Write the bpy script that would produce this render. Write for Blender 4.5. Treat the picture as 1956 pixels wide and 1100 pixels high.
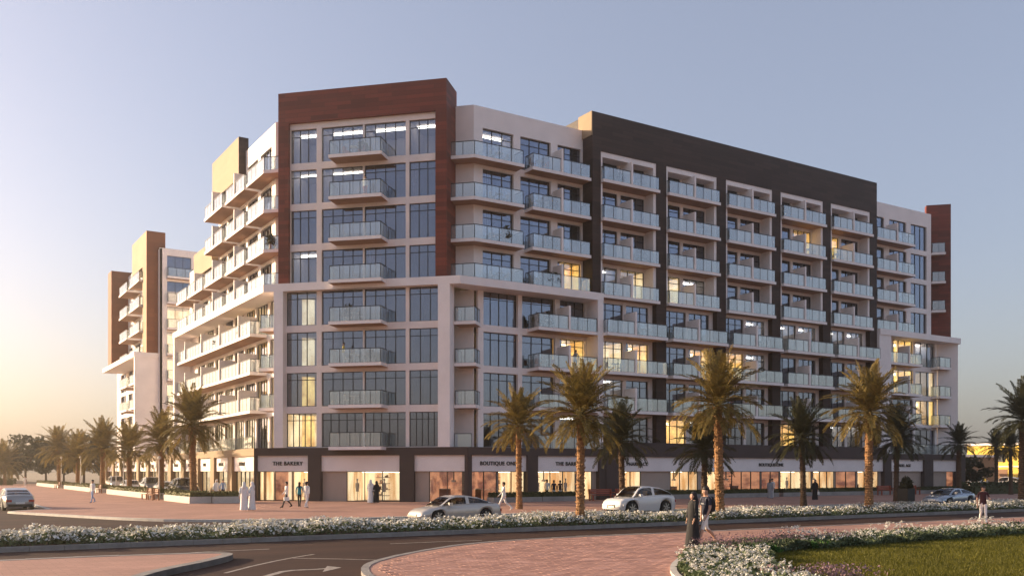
import bpy, math, random
import numpy as np
from mathutils import Matrix, Vector
R = math.radians
rnd = random.Random(7)
for _o in list(bpy.data.objects):
    bpy.data.objects.remove(_o)
scene = bpy.context.scene
COL = scene.collection

# ------------------------------------------------------------------ camera, sky, sun, exposure
cam_d = bpy.data.cameras.new('camera')
cam_d.sensor_width = 36.0
cam_d.lens = 36.0 * 1808 / 1956
cam_d.shift_y = 350 / 1956
cam_d.clip_end = 6000
cam = bpy.data.objects.new('camera', cam_d)
COL.objects.link(cam)
cam.location = (0, 0, 2.5)
cam.rotation_euler = (R(90), 0, R(-32.2))
scene.camera = cam

SUN_EL, SUN_TH = R(13), R(48)          # the sun stands low beyond the left street
S = Vector((-math.cos(SUN_TH) * math.cos(SUN_EL), math.sin(SUN_TH) * math.cos(SUN_EL), math.sin(SUN_EL)))
world = bpy.data.worlds.new('World')
scene.world = world
world.use_nodes = True
wn, wl = world.node_tree.nodes, world.node_tree.links
sky = wn.new('ShaderNodeTexSky')
sky.sky_type = 'NISHITA'
sky.sun_disc = False
sky.sun_elevation = SUN_EL
sky.sun_rotation = math.atan2(S.x, S.y)
sky.air_density = 1.0
sky.dust_density = 3.0
sky.ozone_density = 1.0
bg = wn['Background']
bg.inputs['Strength'].default_value = 0.067
tint = wn.new('ShaderNodeMix')          # a dusty, slightly rosy evening sky, the same in every direction
tint.data_type = 'RGBA'
tint.blend_type = 'MULTIPLY'
tint.inputs['Factor'].default_value = 1.0
tint.inputs[7].default_value = (0.96, 0.90, 1.03, 1)
wl.new(sky.outputs[0], tint.inputs[6])
wl.new(tint.outputs[2], bg.inputs['Color'])
veil = wn.new('ShaderNodeBackground')   # even milky veil of high thin haze over the whole sky
veil.inputs['Color'].default_value = (0.93, 0.95, 1.0, 1)
veil.inputs['Strength'].default_value = 0.076
addw = wn.new('ShaderNodeAddShader')
wl.new(bg.outputs[0], addw.inputs[0])
wl.new(veil.outputs[0], addw.inputs[1])
wl.new(addw.outputs[0], wn['World Output'].inputs['Surface'])
sun_d = bpy.data.lights.new('sun', 'SUN')
sun_d.energy = 3.6
sun_d.angle = R(0.6)
sun_d.color = (1.0, 0.77, 0.50)
sun = bpy.data.objects.new('sun', sun_d)
COL.objects.link(sun)
sun.rotation_euler = S.to_track_quat('Z', 'Y').to_euler()
scene.view_settings.view_transform = 'Standard'
scene.view_settings.look = 'None'
scene.view_settings.exposure = 1.32
scene.view_settings.gamma = 1.0
scene.view_settings.use_curve_mapping = False
scene.render.engine = 'CYCLES'
cy = scene.cycles
cy.use_denoising = True
cy.max_bounces = 7
cy.transparent_max_bounces = 20
cy.caustics_reflective = False
cy.caustics_refractive = False
cy.sample_clamp_indirect = 6

# ------------------------------------------------------------------ materials
M = {}
def _nt(name):
    m = bpy.data.materials.new(name)
    m.use_nodes = True
    M[name] = m
    return m, m.node_tree.nodes, m.node_tree.links
def mat(name, col, rough=0.6, metal=0.0, var=0.12, scale=1.5, bump=0.0, bscale=30, spec=0.4, coat=0.0, detail=5):
    m, n, l = _nt(name)
    b = n['Principled BSDF']
    b.inputs['Roughness'].default_value = rough
    b.inputs['Metallic'].default_value = metal
    b.inputs['Specular IOR Level'].default_value = spec
    b.inputs['Coat Weight'].default_value = coat
    if var:
        tc = n.new('ShaderNodeTexCoord')
        no = n.new('ShaderNodeTexNoise')
        no.inputs['Scale'].default_value = scale
        no.inputs['Detail'].default_value = detail
        no.inputs['Roughness'].default_value = 0.65
        l.new(tc.outputs['Object'], no.inputs['Vector'])
        r = n.new('ShaderNodeValToRGB')
        r.color_ramp.elements[0].position = 0.3
        r.color_ramp.elements[1].position = 0.7
        r.color_ramp.elements[0].color = [c * (1 - var) for c in col] + [1]
        r.color_ramp.elements[1].color = [min(1, c * (1 + var)) for c in col] + [1]
        l.new(no.outputs['Fac'], r.inputs['Fac'])
        l.new(r.outputs['Color'], b.inputs['Base Color'])
    else:
        b.inputs['Base Color'].default_value = list(col) + [1]
    if bump:
        tc = n.new('ShaderNodeTexCoord')
        no = n.new('ShaderNodeTexNoise')
        no.inputs['Scale'].default_value = bscale
        no.inputs['Detail'].default_value = 4
        l.new(tc.outputs['Object'], no.inputs['Vector'])
        bp = n.new('ShaderNodeBump')
        bp.inputs['Strength'].default_value = bump
        bp.inputs['Distance'].default_value = 0.02
        l.new(no.outputs['Fac'], bp.inputs['Height'])
        l.new(bp.outputs['Normal'], b.inputs['Normal'])
    return m
def brickmat(name, c1, c2, mortar, bw, bh, rough=0.7, horiz=False, msize=0.012, bump=0.3, coord='Object', blotch=0.0):
    m, n, l = _nt(name)
    b = n['Principled BSDF']
    b.inputs['Roughness'].default_value = rough
    b.inputs['Specular IOR Level'].default_value = 0.3
    tc = n.new('ShaderNodeTexCoord')
    sp = n.new('ShaderNodeSeparateXYZ')
    cb = n.new('ShaderNodeCombineXYZ')
    l.new(tc.outputs[coord], sp.inputs[0])
    if horiz:
        l.new(sp.outputs['X'], cb.inputs['X'])
        l.new(sp.outputs['Y'], cb.inputs['Y'])
    else:
        ad = n.new('ShaderNodeMath')
        l.new(sp.outputs['X'], ad.inputs[0])
        l.new(sp.outputs['Y'], ad.inputs[1])
        l.new(ad.outputs[0], cb.inputs['X'])
        l.new(sp.outputs['Z'], cb.inputs['Y'])
    br = n.new('ShaderNodeTexBrick')
    br.inputs['Scale'].default_value = 1.0
    br.inputs['Brick Width'].default_value = bw
    br.inputs['Row Height'].default_value = bh
    br.inputs['Mortar Size'].default_value = msize
    br.inputs['Mortar Smooth'].default_value = 0.2
    br.inputs['Color1'].default_value = list(c1) + [1]
    br.inputs['Color2'].default_value = list(c2) + [1]
    br.inputs['Mortar'].default_value = list(mortar) + [1]
    l.new(cb.outputs[0], br.inputs['Vector'])
    no = n.new('ShaderNodeTexNoise')
    no.inputs['Scale'].default_value = 0.35
    no.inputs['Detail'].default_value = 6
    l.new(tc.outputs[coord], no.inputs['Vector'])
    mr = n.new('ShaderNodeMapRange')
    mr.inputs['To Min'].default_value = 0.8 - blotch
    mr.inputs['To Max'].default_value = 1.2 + blotch
    l.new(no.outputs['Fac'], mr.inputs['Value'])
    mx = n.new('ShaderNodeMix')
    mx.data_type = 'RGBA'
    mx.blend_type = 'MULTIPLY'
    mx.inputs['Factor'].default_value = 1
    l.new(br.outputs['Color'], mx.inputs[6])
    l.new(mr.outputs[0], mx.inputs[7])
    l.new(mx.outputs[2], b.inputs['Base Color'])
    bp = n.new('ShaderNodeBump')
    bp.inputs['Strength'].default_value = bump
    bp.inputs['Distance'].default_value = 0.01
    bp.invert = True
    l.new(br.outputs['Fac'], bp.inputs['Height'])
    l.new(bp.outputs['Normal'], b.inputs['Normal'])
    return m
def glassmat(name, tint, refl, base, ior=1.9, rough=0.01, wob=0.0, diff=None, dfac=0.0):
    m, n, l = _nt(name)
    n.remove(n['Principled BSDF'])
    out = n['Material Output']
    tr = n.new('ShaderNodeBsdfTransparent')
    tr.inputs['Color'].default_value = list(tint) + [1]
    gl = n.new('ShaderNodeBsdfGlossy')
    gl.inputs['Color'].default_value = list(refl) + [1]
    gl.inputs['Roughness'].default_value = rough
    fr = n.new('ShaderNodeFresnel')
    ge = n.new('ShaderNodeNewGeometry')      # same reflectance on either side of the thin pane
    ml = n.new('ShaderNodeMix')
    ml.inputs[2].default_value = ior
    ml.inputs[3].default_value = 1.0 / ior
    l.new(ge.outputs['Backfacing'], ml.inputs[0])
    l.new(ml.outputs[0], fr.inputs['IOR'])
    ad = n.new('ShaderNodeMath')
    ad.use_clamp = True
    ad.inputs[1].default_value = base
    l.new(fr.outputs[0], ad.inputs[0])
    if wob:
        tc = n.new('ShaderNodeTexCoord')
        no = n.new('ShaderNodeTexNoise')
        no.inputs['Scale'].default_value = 0.5
        no.inputs['Detail'].default_value = 1
        l.new(tc.outputs['Object'], no.inputs['Vector'])
        bp = n.new('ShaderNodeBump')
        bp.inputs['Strength'].default_value = wob
        bp.inputs['Distance'].default_value = 0.05
        l.new(no.outputs['Fac'], bp.inputs['Height'])
        l.new(bp.outputs['Normal'], gl.inputs['Normal'])
    src = tr
    if diff:
        df = n.new('ShaderNodeBsdfDiffuse')
        df.inputs['Color'].default_value = list(diff) + [1]
        m0 = n.new('ShaderNodeMixShader')
        m0.inputs[0].default_value = dfac
        l.new(tr.outputs[0], m0.inputs[1])
        l.new(df.outputs[0], m0.inputs[2])
        src = m0
    mx = n.new('ShaderNodeMixShader')
    l.new(ad.outputs[0], mx.inputs[0])
    l.new(src.outputs[0], mx.inputs[1])
    l.new(gl.outputs[0], mx.inputs[2])
    l.new(mx.outputs[0], out.inputs[0])
    return m
def emis(name, col, strength, pattern=None, col2=None, scale=(1, 1, 1)):
    m, n, l = _nt(name)
    b = n['Principled BSDF']
    b.inputs['Base Color'].default_value = list(col) + [1]
    b.inputs['Emission Color'].default_value = list(col) + [1]
    b.inputs['Emission Strength'].default_value = strength
    b.inputs['Roughness'].default_value = 0.7
    if pattern:
        tc = n.new('ShaderNodeTexCoord')
        mp = n.new('ShaderNodeMapping')
        mp.inputs['Scale'].default_value = scale
        l.new(tc.outputs['Object'], mp.inputs[0])
        no = n.new('ShaderNodeTexNoise')
        no.inputs['Scale'].default_value = 1.0
        no.inputs['Detail'].default_value = 3
        l.new(mp.outputs[0], no.inputs['Vector'])
        r = n.new('ShaderNodeValToRGB')
        r.color_ramp.elements[0].position = 0.36
        r.color_ramp.elements[1].position = 0.6
        r.color_ramp.elements[0].color = list(col2) + [1]
        r.color_ramp.elements[1].color = list(col) + [1]
        l.new(no.outputs['Fac'], r.inputs[0])
        l.new(r.outputs[0], b.inputs['Emission Color'])
        l.new(r.outputs[0], b.inputs['Base Color'])
    return m

mat('white', (0.90, 0.82, 0.79), 0.65, var=0.07, scale=0.5, bump=0.05, bscale=60)
mat('plaster', (0.84, 0.74, 0.70), 0.7, var=0.06, scale=0.5, bump=0.06, bscale=50)
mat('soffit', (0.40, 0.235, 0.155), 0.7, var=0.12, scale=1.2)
mat('beige', (0.46, 0.36, 0.30), 0.7, var=0.08, scale=0.7)
brickmat('brick_red', (0.215, 0.044, 0.026), (0.115, 0.023, 0.014), (0.085, 0.020, 0.013), 2.3, 0.33, rough=0.6, msize=0.012, bump=0.25)
brickmat('brick_dark', (0.056, 0.029, 0.022), (0.030, 0.015, 0.012), (0.018, 0.010, 0.008), 2.3, 0.33, rough=0.6, msize=0.012, bump=0.25)
brickmat('sunlit_stone', (0.36, 0.25, 0.15), (0.33, 0.23, 0.135), (0.26, 0.18, 0.105), 1.7, 0.6, rough=0.7, msize=0.008, bump=0.1)  # dark brown frames where the sun strikes: sunlight put into the colour
brickmat('rust_stone', (0.24, 0.085, 0.038), (0.20, 0.07, 0.032), (0.13, 0.05, 0.025), 1.7, 0.6, rough=0.7, msize=0.008, bump=0.1)
mat('podium_dark', (0.062, 0.041, 0.038), 0.6, var=0.12, scale=0.8)
mat('frame_dark', (0.012, 0.013, 0.018), 0.4, var=0, spec=0.5)
mat('rail_dark', (0.016, 0.018, 0.026), 0.35, var=0, spec=0.5)
mat('concrete', (0.30, 0.28, 0.265), 0.8, var=0.18, scale=1.2, bump=0.2)
mat('kerb', (0.27, 0.245, 0.225), 0.8, var=0.22, scale=2.0, bump=0.2)
mat('kerb_white', (0.55, 0.51, 0.46), 0.8, var=0.12, scale=2.0, bump=0.2)
mat('roof_grey', (0.35, 0.34, 0.33), 0.9, var=0.1)
glassmat('glass', (0.74, 0.76, 0.79), (0.72, 0.78, 0.95), 0.13, ior=1.65, wob=0.012)
glassmat('glass_shop', (0.93, 0.93, 0.92), (0.8, 0.85, 0.95), 0.03, ior=1.45)
glassmat('glass_rail', (0.88, 0.93, 0.92), (0.92, 0.95, 1.0), 0.12, ior=1.55, rough=0.03, diff=(0.84, 0.86, 0.85), dfac=0.15)
mat('room_wall', (0.42, 0.37, 0.33), 0.8, var=0.15, scale=0.8)
mat('room_floor', (0.16, 0.12, 0.10), 0.6, var=0.2, scale=1.0)
mat('curtain', (0.55, 0.50, 0.46), 0.9, var=0.15, scale=3)
emis('lamp_strip', (1.0, 0.93, 0.80), 6.0)
emis('lamp_shop', (1.0, 0.86, 0.62), 2.2)
emis('lamp_warm', (1.0, 0.74, 0.34), 5.0)
emis('lit_yellow', (1.0, 0.72, 0.22), 0.85, 1, (0.55, 0.30, 0.07), (0.9, 0.9, 0.7))
emis('lit_cream', (1.0, 0.84, 0.50), 0.75, 1, (0.62, 0.42, 0.18), (0.8, 0.8, 0.6))
emis('lit_shop', (1.0, 0.84, 0.54), 0.42, 1, (0.60, 0.33, 0.13), (1.3, 1.3, 0.25))
emis('lit_brown', (0.42, 0.19, 0.10), 0.6, 1, (0.12, 0.045, 0.03), (0.7, 0.7, 1.6))
mat('letter', (0.012, 0.012, 0.013), 0.4, var=0)

# ------------------------------------------------------------------ mesh helpers
class MB:
    def __init__(s):
        s.v, s.f, s.m = [], [], []
    def quad(s, a, b, c, d, m=0):
        k = len(s.v)
        s.v += [tuple(a), tuple(b), tuple(c), tuple(d)]
        s.f.append((k, k + 1, k + 2, k + 3))
        s.m.append(m)
    def box(s, x0, x1, y0, y1, z0, z1, m=0):
        k = len(s.v)
        s.v += [(x0, y0, z0), (x1, y0, z0), (x1, y1, z0), (x0, y1, z0), (x0, y0, z1), (x1, y0, z1), (x1, y1, z1), (x0, y1, z1)]
        for q in ((0, 3, 2, 1), (4, 5, 6, 7), (0, 1, 5, 4), (1, 2, 6, 5), (2, 3, 7, 6), (3, 0, 4, 7)):
            s.f.append(tuple(k + i for i in q))
            s.m.append(m)
        return s
    def prism(s, pts, z0, z1, m=0, mtop=None, mbot=None):
        a = sum(pts[i][0] * pts[(i + 1) % len(pts)][1] - pts[(i + 1) % len(pts)][0] * pts[i][1] for i in range(len(pts)))
        if a < 0:
            pts = pts[::-1]
        k, n = len(s.v), len(pts)
        s.v += [(p[0], p[1], z0) for p in pts] + [(p[0], p[1], z1) for p in pts]
        s.f.append(tuple(k + n - 1 - i for i in range(n)))
        s.m.append(m if mbot is None else mbot)
        s.f.append(tuple(k + n + i for i in range(n)))
        s.m.append(m if mtop is None else mtop)
        for i in range(n):
            j = (i + 1) % n
            s.f.append((k + i, k + j, k + n + j, k + n + i))
            s.m.append(m)
        return s
    def bar(s, p, q, w, h, m=0):
        """a horizontal bar from p to q (xyz at its bottom centre)"""
        d = Vector((q[0] - p[0], q[1] - p[1], 0)).normalized()
        nx, ny = -d.y * w / 2, d.x * w / 2
        k = len(s.v)
        for e in (p, q):
            s.v += [(e[0] + nx, e[1] + ny, e[2]), (e[0] - nx, e[1] - ny, e[2]), (e[0] - nx, e[1] - ny, e[2] + h), (e[0] + nx, e[1] + ny, e[2] + h)]
        for f in ((0, 1, 2, 3), (7, 6, 5, 4), (0, 4, 5, 1), (1, 5, 6, 2), (2, 6, 7, 3), (3, 7, 4, 0)):
            s.f.append(tuple(k + i for i in f))
            s.m.append(m)
        return s
    def tube(s, pts, rads, n=8, m=0, cap=True):
        k0 = len(s.v)
        for i, p in enumerate(pts):
            p = Vector(p)
            t = (Vector(pts[min(i + 1, len(pts) - 1)]) - Vector(pts[max(i - 1, 0)])).normalized()
            a = t.orthogonal().normalized() if abs(t.z) < 0.95 else Vector((1, 0, 0)).cross(t).normalized()
            if abs(t.z) < 0.95:
                a = t.cross(Vector((0, 0, 1))).normalized()
            b = t.cross(a)
            for j in range(n):
                g = 2 * math.pi * j / n
                s.v.append(tuple(p + (a * math.cos(g) + b * math.sin(g)) * rads[i]))
        for i in range(len(pts) - 1):
            for j in range(n):
                j2 = (j + 1) % n
                s.f.append((k0 + i * n + j, k0 + (i + 1) * n + j, k0 + (i + 1) * n + j2, k0 + i * n + j2))
                s.m.append(m)
        if cap:
            s.f.append(tuple(k0 + j for j in range(n)))
            s.m.append(m)
            e = k0 + (len(pts) - 1) * n
            s.f.append(tuple(e + n - 1 - j for j in range(n)))
            s.m.append(m)
        return s
    def mesh(s, name, mats, smooth=False):
        me = bpy.data.meshes.new(name)
        me.from_pydata(s.v, [], s.f)
        for q in (mats if isinstance(mats, (list, tuple)) else [mats]):
            me.materials.append(M[q] if isinstance(q, str) else q)
        if any(s.m):
            me.polygons.foreach_set('material_index', s.m)
        if smooth:
            me.polygons.foreach_set('use_smooth', [True] * len(me.polygons))
        me.update()
        return me
def npmesh(name, verts, faces, mats, midx=None, smooth=False):
    """verts (N,3), faces (F,k) numpy arrays -> mesh, fast"""
    me = bpy.data.meshes.new(name)
    nv, nf, k = len(verts), len(faces), faces.shape[1]
    me.vertices.add(nv)
    me.vertices.foreach_set('co', np.asarray(verts, np.float32).ravel())
    me.loops.add(nf * k)
    me.loops.foreach_set('vertex_index', np.asarray(faces, np.int32).ravel())
    me.polygons.add(nf)
    me.polygons.foreach_set('loop_start', np.arange(0, nf * k, k, dtype=np.int32))
    for q in (mats if isinstance(mats, (list, tuple)) else [mats]):
        me.materials.append(M[q])
    if midx is not None:
        me.polygons.foreach_set('material_index', np.asarray(midx, np.int32))
    if smooth:
        me.polygons.foreach_set('use_smooth', np.ones(nf, bool))
    me.update(calc_edges=True)
    me.validate()
    return me
ID = Matrix.Identity(4)
def T(x, y, z=0):
    return Matrix.Translation((x, y, z))
def RZ(a):
    return Matrix.Rotation(a, 4, 'Z')
def put(name, mesh, parent=None, Mx=None):
    o = bpy.data.objects.new(name, mesh)
    COL.objects.link(o)
    if parent is not None:
        o.parent = parent
    if Mx is not None:
        o.matrix_basis = Mx
    return o
def tag(o, label=None, cat=None, group=None, kind=None):
    if label: o['label'] = label
    if cat: o['category'] = cat
    if group: o['group'] = group
    if kind: o['kind'] = kind
    return o
def empty(name, loc, rz=0.0):
    o = bpy.data.objects.new(name, None)
    o.empty_display_size = 0.3
    COL.objects.link(o)
    o.matrix_basis = T(*loc) @ RZ(rz)
    return o
def copy_tree(o, parent=None):
    c = o.copy()
    COL.objects.link(c)
    c.parent = parent
    for ch in list(o.children):
        if ch.name != c.name:
            copy_tree(ch, c)
    return c
FPX, CXP, HYP = 1808.0, 978.0, 900.0
_a = R(57.8)
def ray(px):
    u = (px - CXP) / FPX
    return math.cos(_a) + math.sin(_a) * u, math.sin(_a) - math.cos(_a) * u
def gp(px, py, z0=0.0):
    """where a sight line meets level ground at height z0"""
    d = (2.5 - z0) * FPX / (py - HYP)
    dx, dy = ray(px)
    return dx * d, dy * d
def at(px, d):
    dx, dy = ray(px)
    return dx * d, dy * d
# ------------------------------------------------------------------ facade kit
FLOOR0, FH, WH = 4.47, 3.275, 2.72
def zb(n):
    return FLOOR0 + FH * n
FA = T(30.11, 70.22) @ RZ(R(-45))      # corner face: x along the face, y inwards
FR = ID.copy()                         # right-hand facade
FL = RZ(R(-90))                        # left-hand facade: x = -worldY, y = worldX
def A2W(x, y):
    return 30.11 + 0.70711 * (x + y), 70.22 + 0.70711 * (y - x)

mat('shelf_wood', (0.16, 0.085, 0.045), 0.6, var=0.2, scale=3)
_wcache = {}
def window_meshes(w, h, nc, split, room, depth):
    key = (round(w, 2), round(h, 2), nc, split, room, depth)
    if key in _wcache:
        return _wcache[key]
    f = MB()
    b, mw, y0, y1 = 0.05, 0.045, 0.03, 0.11
    f.box(0, w, y0, y1, 0, b).box(0, w, y0, y1, h - b, h).box(0, b, y0, y1, b, h - b).box(w - b, w, y0, y1, b, h - b)
    zt = h * 0.79
    pw = (w - 2 * b) / nc
    panes = []
    for i in range(nc):
        x0 = b + i * pw + (mw / 2 if i else 0)
        x1 = b + (i + 1) * pw - (mw / 2 if i < nc - 1 else 0)
        if i:
            f.box(b + i * pw - mw / 2, b + i * pw + mw / 2, y0 - 0.02, y1, b, h - b)
        if split:
            f.box(x0, x1, y0, y1, zt - 0.025, zt + 0.025)
        panes.append((x0, x1))
    fr = f.mesh('window', 'frame_dark')
    pm = []
    if nc and split:
        for x0, x1 in panes:
            g = MB().box(x0, x1, 0.06, 0.075, b, h - b)
            pm.append(g.mesh('pane', 'glass'))
    else:
        g = MB()
        for x0, x1 in panes:
            g.box(x0, x1, 0.06, 0.075, b, h - b)
        pm.append(g.mesh('pane', 'glass_shop' if room.startswith('shop') else 'glass'))
    rm = MB()
    D = depth
    mats = ['room_wall', 'room_floor', 'curtain', 'lit_yellow', 'lit_cream', 'lit_shop', 'lit_brown', 'shelf_wood']
    back = {'warm': 3, 'cream': 4, 'shop': 5, 'shopbrown': 6}.get(room, 0)
    side = back
    rm.quad((0, D, 0), (w, D, 0), (w, D, h), (0, D, h), back)
    rm.quad((0, 0.12, 0), (0, D, 0), (0, D, h), (0, 0.12, h), side)
    rm.quad((w, D, 0), (w, 0.12, 0), (w, 0.12, h), (w, D, h), side)
    rm.quad((0, 0.12, 0), (w, 0.12, 0), (w, D, 0), (0, D, 0), 1)
    rm.quad((0, D, h), (w, D, h), (w, 0.12, h), (0, 0.12, h), 0)
    if room == 'curtain' or room == 'warm':
        cw = w * (0.32 if room == 'curtain' else 0.2)
        n = 9
        for i in range(n):
            xa, xb = 0.02 + cw * i / n, 0.02 + cw * (i + 1) / n
            rm.quad((xa, 0.2 + 0.06 * (i % 2), 0), (xb, 0.2 + 0.06 * ((i + 1) % 2), 0), (xb, 0.2 + 0.06 * ((i + 1) % 2), h), (xa, 0.2 + 0.06 * (i % 2), h), 2)
    if room in ('shop', 'shopbrown'):
        q = random.Random(int(w * 100) + len(_wcache))
        other = 6 if room == 'shop' else 5
        x = 0.15
        while x < w - 0.5:                      # wall units, shelves, counters and dress stands behind the glass
            u = min(q.uniform(.5, 1.1), w - x - .1)
            kind = q.random()
            if kind < .35:
                for i in range(4):
                    rm.box(x, x + u, D - .45, D - .02, .35 + .5 * i, .39 + .5 * i, 7)
                    for _ in range(3):
                        bx = x + q.uniform(0, u - .14)
                        rm.box(bx, bx + q.uniform(.08, .14), D - .4, D - .2, .39 + .5 * i, .39 + .5 * i + q.uniform(.1, .3), q.choice((6, 7, 2, 0)))
            elif kind < .55:
                rm.box(x, x + u, D - .25, D - .02, 0, 2.2, other)
            elif kind < .75:
                rm.box(x, x + u, D * .55, D * .55 + .5, 0, .95, 7)
                rm.box(x - .04, x + u + .04, D * .55 - .04, D * .55 + .54, .95, 1.0, 0)
            elif kind < .9:
                cx_, yy = x + u / 2, q.uniform(.5, 1.2)
                for z0_, z1_, r_ in ((0, .04, .16), (.04, .75, .025), (.75, 1.05, .13), (1.05, 1.45, .17), (1.45, 1.62, .05), (1.62, 1.8, .08)):
                    rm.prism([(cx_ + r_ * math.cos(a * 1.0472), yy + r_ * .7 * math.sin(a * 1.0472)) for a in range(6)], z0_, z1_, 2 if z0_ > .7 else 7)
            else:
                rm.box(x + u * .45, x + u * .55, 1.0, 1.1, h - .7, h, 7)
                rm.box(x + u * .3, x + u * .7, .9, 1.2, h - .85, h - .7, 2)
            x += u + q.uniform(.1, .5)
    rme = rm.mesh('room', mats)
    lm = None
    if room == 'strip':
        lm = MB().box(w * 0.12, w * 0.9, 1.2, 1.38, h - 0.16, h - 0.06).mesh('ceiling_light', 'lamp_strip')
    elif room == 'warm':
        lm = MB().box(w * 0.3, w * 0.7, 1.3, 1.7, h - 0.45, h - 0.2).mesh('ceiling_light', 'lamp_warm')
    elif room in ('shop',):
        lm = MB().box(w * 0.15, w * 0.85, 1.6, 1.75, h - 0.1, h - 0.03).mesh('ceiling_light', 'lamp_shop')
    _wcache[key] = (fr, pm, rme, lm)
    return _wcache[key]
def window(parent, F, x, y, z, w, h, nc=3, split=True, room='dark', depth=3.6):
    fr, pm, rme, lm = window_meshes(w, h, nc, split, room, depth)
    o = put('window', fr, parent, F @ T(x, y, z))
    for p in pm:
        put('pane', p, o)
    put('room', rme, o)
    if lm:
        put('ceiling_light', lm, o)
    return o
def roomtype(r=None):
    v = rnd.random()
    return 'strip' if v < 0.16 else ('curtain' if v < 0.42 else 'dark')

_bcache = {}
def balcony(parent, F, x, y, z, outer, back=None, pane=1.1, single=False, sep=(), th=0.26, sepd=1.2, open_segs=()):
    """outer: the edge of the slab from wall to wall (local), glass stands on it"""
    key = (tuple((round(a, 2), round(b, 2)) for a, b in outer), pane, single, sep, th, tuple(open_segs))
    if key not in _bcache:
        poly = list(outer) + (list(back) if back else [])
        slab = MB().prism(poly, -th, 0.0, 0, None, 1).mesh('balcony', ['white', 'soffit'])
        cx = sum(p[0] for p in poly) / len(poly)
        n = len(outer)
        ins = []
        # inset polyline by 0.1
        for i, p in enumerate(outer):
            P = Vector(p)
            nrm = Vector((0, 0))
            for a, b in ((i - 1, i), (i, i + 1)):
                if a < 0 or b >= n: continue
                d = (Vector(outer[b]) - Vector(outer[a])).normalized()
                nrm += Vector((-d.y, d.x))
            if nrm.length > 0:
                nrm.normalize()
            ins.append(P + nrm * 0.12)
        glass, rail = [], MB()
        for i in range(n - 1):
            if i in open_segs: continue
            a, b = ins[i], ins[i + 1]
            L = (b - a).length
            k = max(1, round(L / pane))
            rail.bar((a.x, a.y, 1.08), (b.x, b.y, 1.08), 0.06, 0.05)
            for j in range(k + 1):
                q = a + (b - a) * (j / k)
                rail.box(q.x - 0.018, q.x + 0.018, q.y - 0.018, q.y + 0.018, 0.0, 1.08)
            for j in range(k):
                p0 = a + (b - a) * ((j + 0.03) / k)
                p1 = a + (b - a) * ((j + 0.97) / k)
                glass.append(((p0.x, p0.y, 0.04), (p1.x, p1.y, 0.04)))
        gms = []
        if single:
            g = MB()
            for p0, p1 in glass: g.bar(p0, p1, 0.016, 1.02)
            gms.append(g.mesh('glass_panel', 'glass_rail'))
        else:
            for p0, p1 in glass:
                gms.append(MB().bar(p0, p1, 0.016, 1.02).mesh('glass_panel', 'glass_rail'))
        sm = []
        ymin = min(p[1] for p in outer)
        for sx in sep:
            sm.append(MB().box(sx - 0.09, sx + 0.09, ymin - 0.02, -0.02, 0.002, 1.95).mesh('divider_wall', 'white'))
        _bcache[key] = (slab, gms, rail.mesh('railing', 'rail_dark'), sm)
    slab, gms, rail, sm = _bcache[key]
    o = put('balcony', slab, parent, F @ T(x, y, z))
    for g in gms:
        put('glass_panel', g, o)
    put('railing', rail, o)
    for g in sm:
        put('divider_wall', g, o)
    return o
def rect(w, d):
    return [(0, 0), (0, -d), (w, -d), (w, 0)]
def wall_grid(parent, F, x0, x1, y, z0, z1, openings, floors, mat_, th=0.3, name='wall', ztops=None):
    m = MB()
    cuts = sorted(openings)
    cur = x0
    for a, b in cuts:
        if a > cur: m.box(cur, a, y, y + th, z0, z1)
        cz = z0
        for f0, f1 in floors:
            if f0 > cz: m.box(a, b, y, y + th, cz, f0)
            cz = f1
        if z1 > cz: m.box(a, b, y, y + th, cz, z1)
        cur = b
    if x1 > cur: m.box(cur, x1, y, y + th, z0, z1)
    return put(name, m.mesh(name, mat_), parent, F)

# ------------------------------------------------------------------ the apartment building
BLOC = (30.0, 70.0, 0.0)
main = tag(empty('apartment_building', BLOC), 'long white apartment building with red-brown brick corner tower and dark brick frame over ground-floor shops', 'building')
def BF(F):
    return T(-BLOC[0], -BLOC[1]) @ F
GA, GR, GL = BF(FA), BF(FR), BF(FL)
def bpart(name, mb, mats, F=GR, parent=None):
    return put(name, mb.mesh(name, mats), parent or main, F)
up, lo = [4, 5, 6, 7], [0, 1, 2, 3]
def fl(ns):
    return [(zb(n), zb(n) + WH) for n in ns]

# --- corner tower, upper half in red-brown brick
m = MB()
m.box(-7.1, -6.2, -0.35, 2.5, 17.62, 33.05).box(6.2, 7.1, -0.35, 2.5, 17.62, 33.05).box(-6.2, 6.2, -0.35, 2.5, 30.6, 33.05)
bpart('brick_frame', m, 'brick_red', GA)
opA = [(-6.15, -3.9), (-3.46, 0.07), (0.2, 3.66), (3.95, 6.2)]
wall_grid(main, GA, -6.2, 6.2, -0.05, 17.4, 30.6, opA, fl(up), 'plaster')
opA2 = [(-6.55, -3.9), (-3.46, 0.07), (0.2, 3.66), (3.95, 6.5)]
wall_grid(main, GA, -6.55, 6.5, -0.05, 4.3, 17.4, opA2, fl(lo), 'plaster')
litA = {(7, 0): 'strip', (7, 1): 'strip', (7, 2): 'strip', (7, 3): 'strip', (6, 0): 'strip', (6, 1): 'strip', (4, 0): 'strip', (0, 0): 'cream'}
for n in range(8):
    for k, (a, b) in enumerate(opA if n > 3 else opA2):
        nc = (3, 4, 4, 3)[k] if n else (5, 5, 5, 5)[k]
        window(main, GA, a, 0.08, zb(n), b - a, WH, nc, True, litA.get((n, k), 'curtain' if (n * 3 + k) % 7 == 0 else 'dark'))
    balcony(main, GA, -2.2, -0.05, zb(n) - 0.02, rect(4.4, 1.55), pane=0.88)
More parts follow.
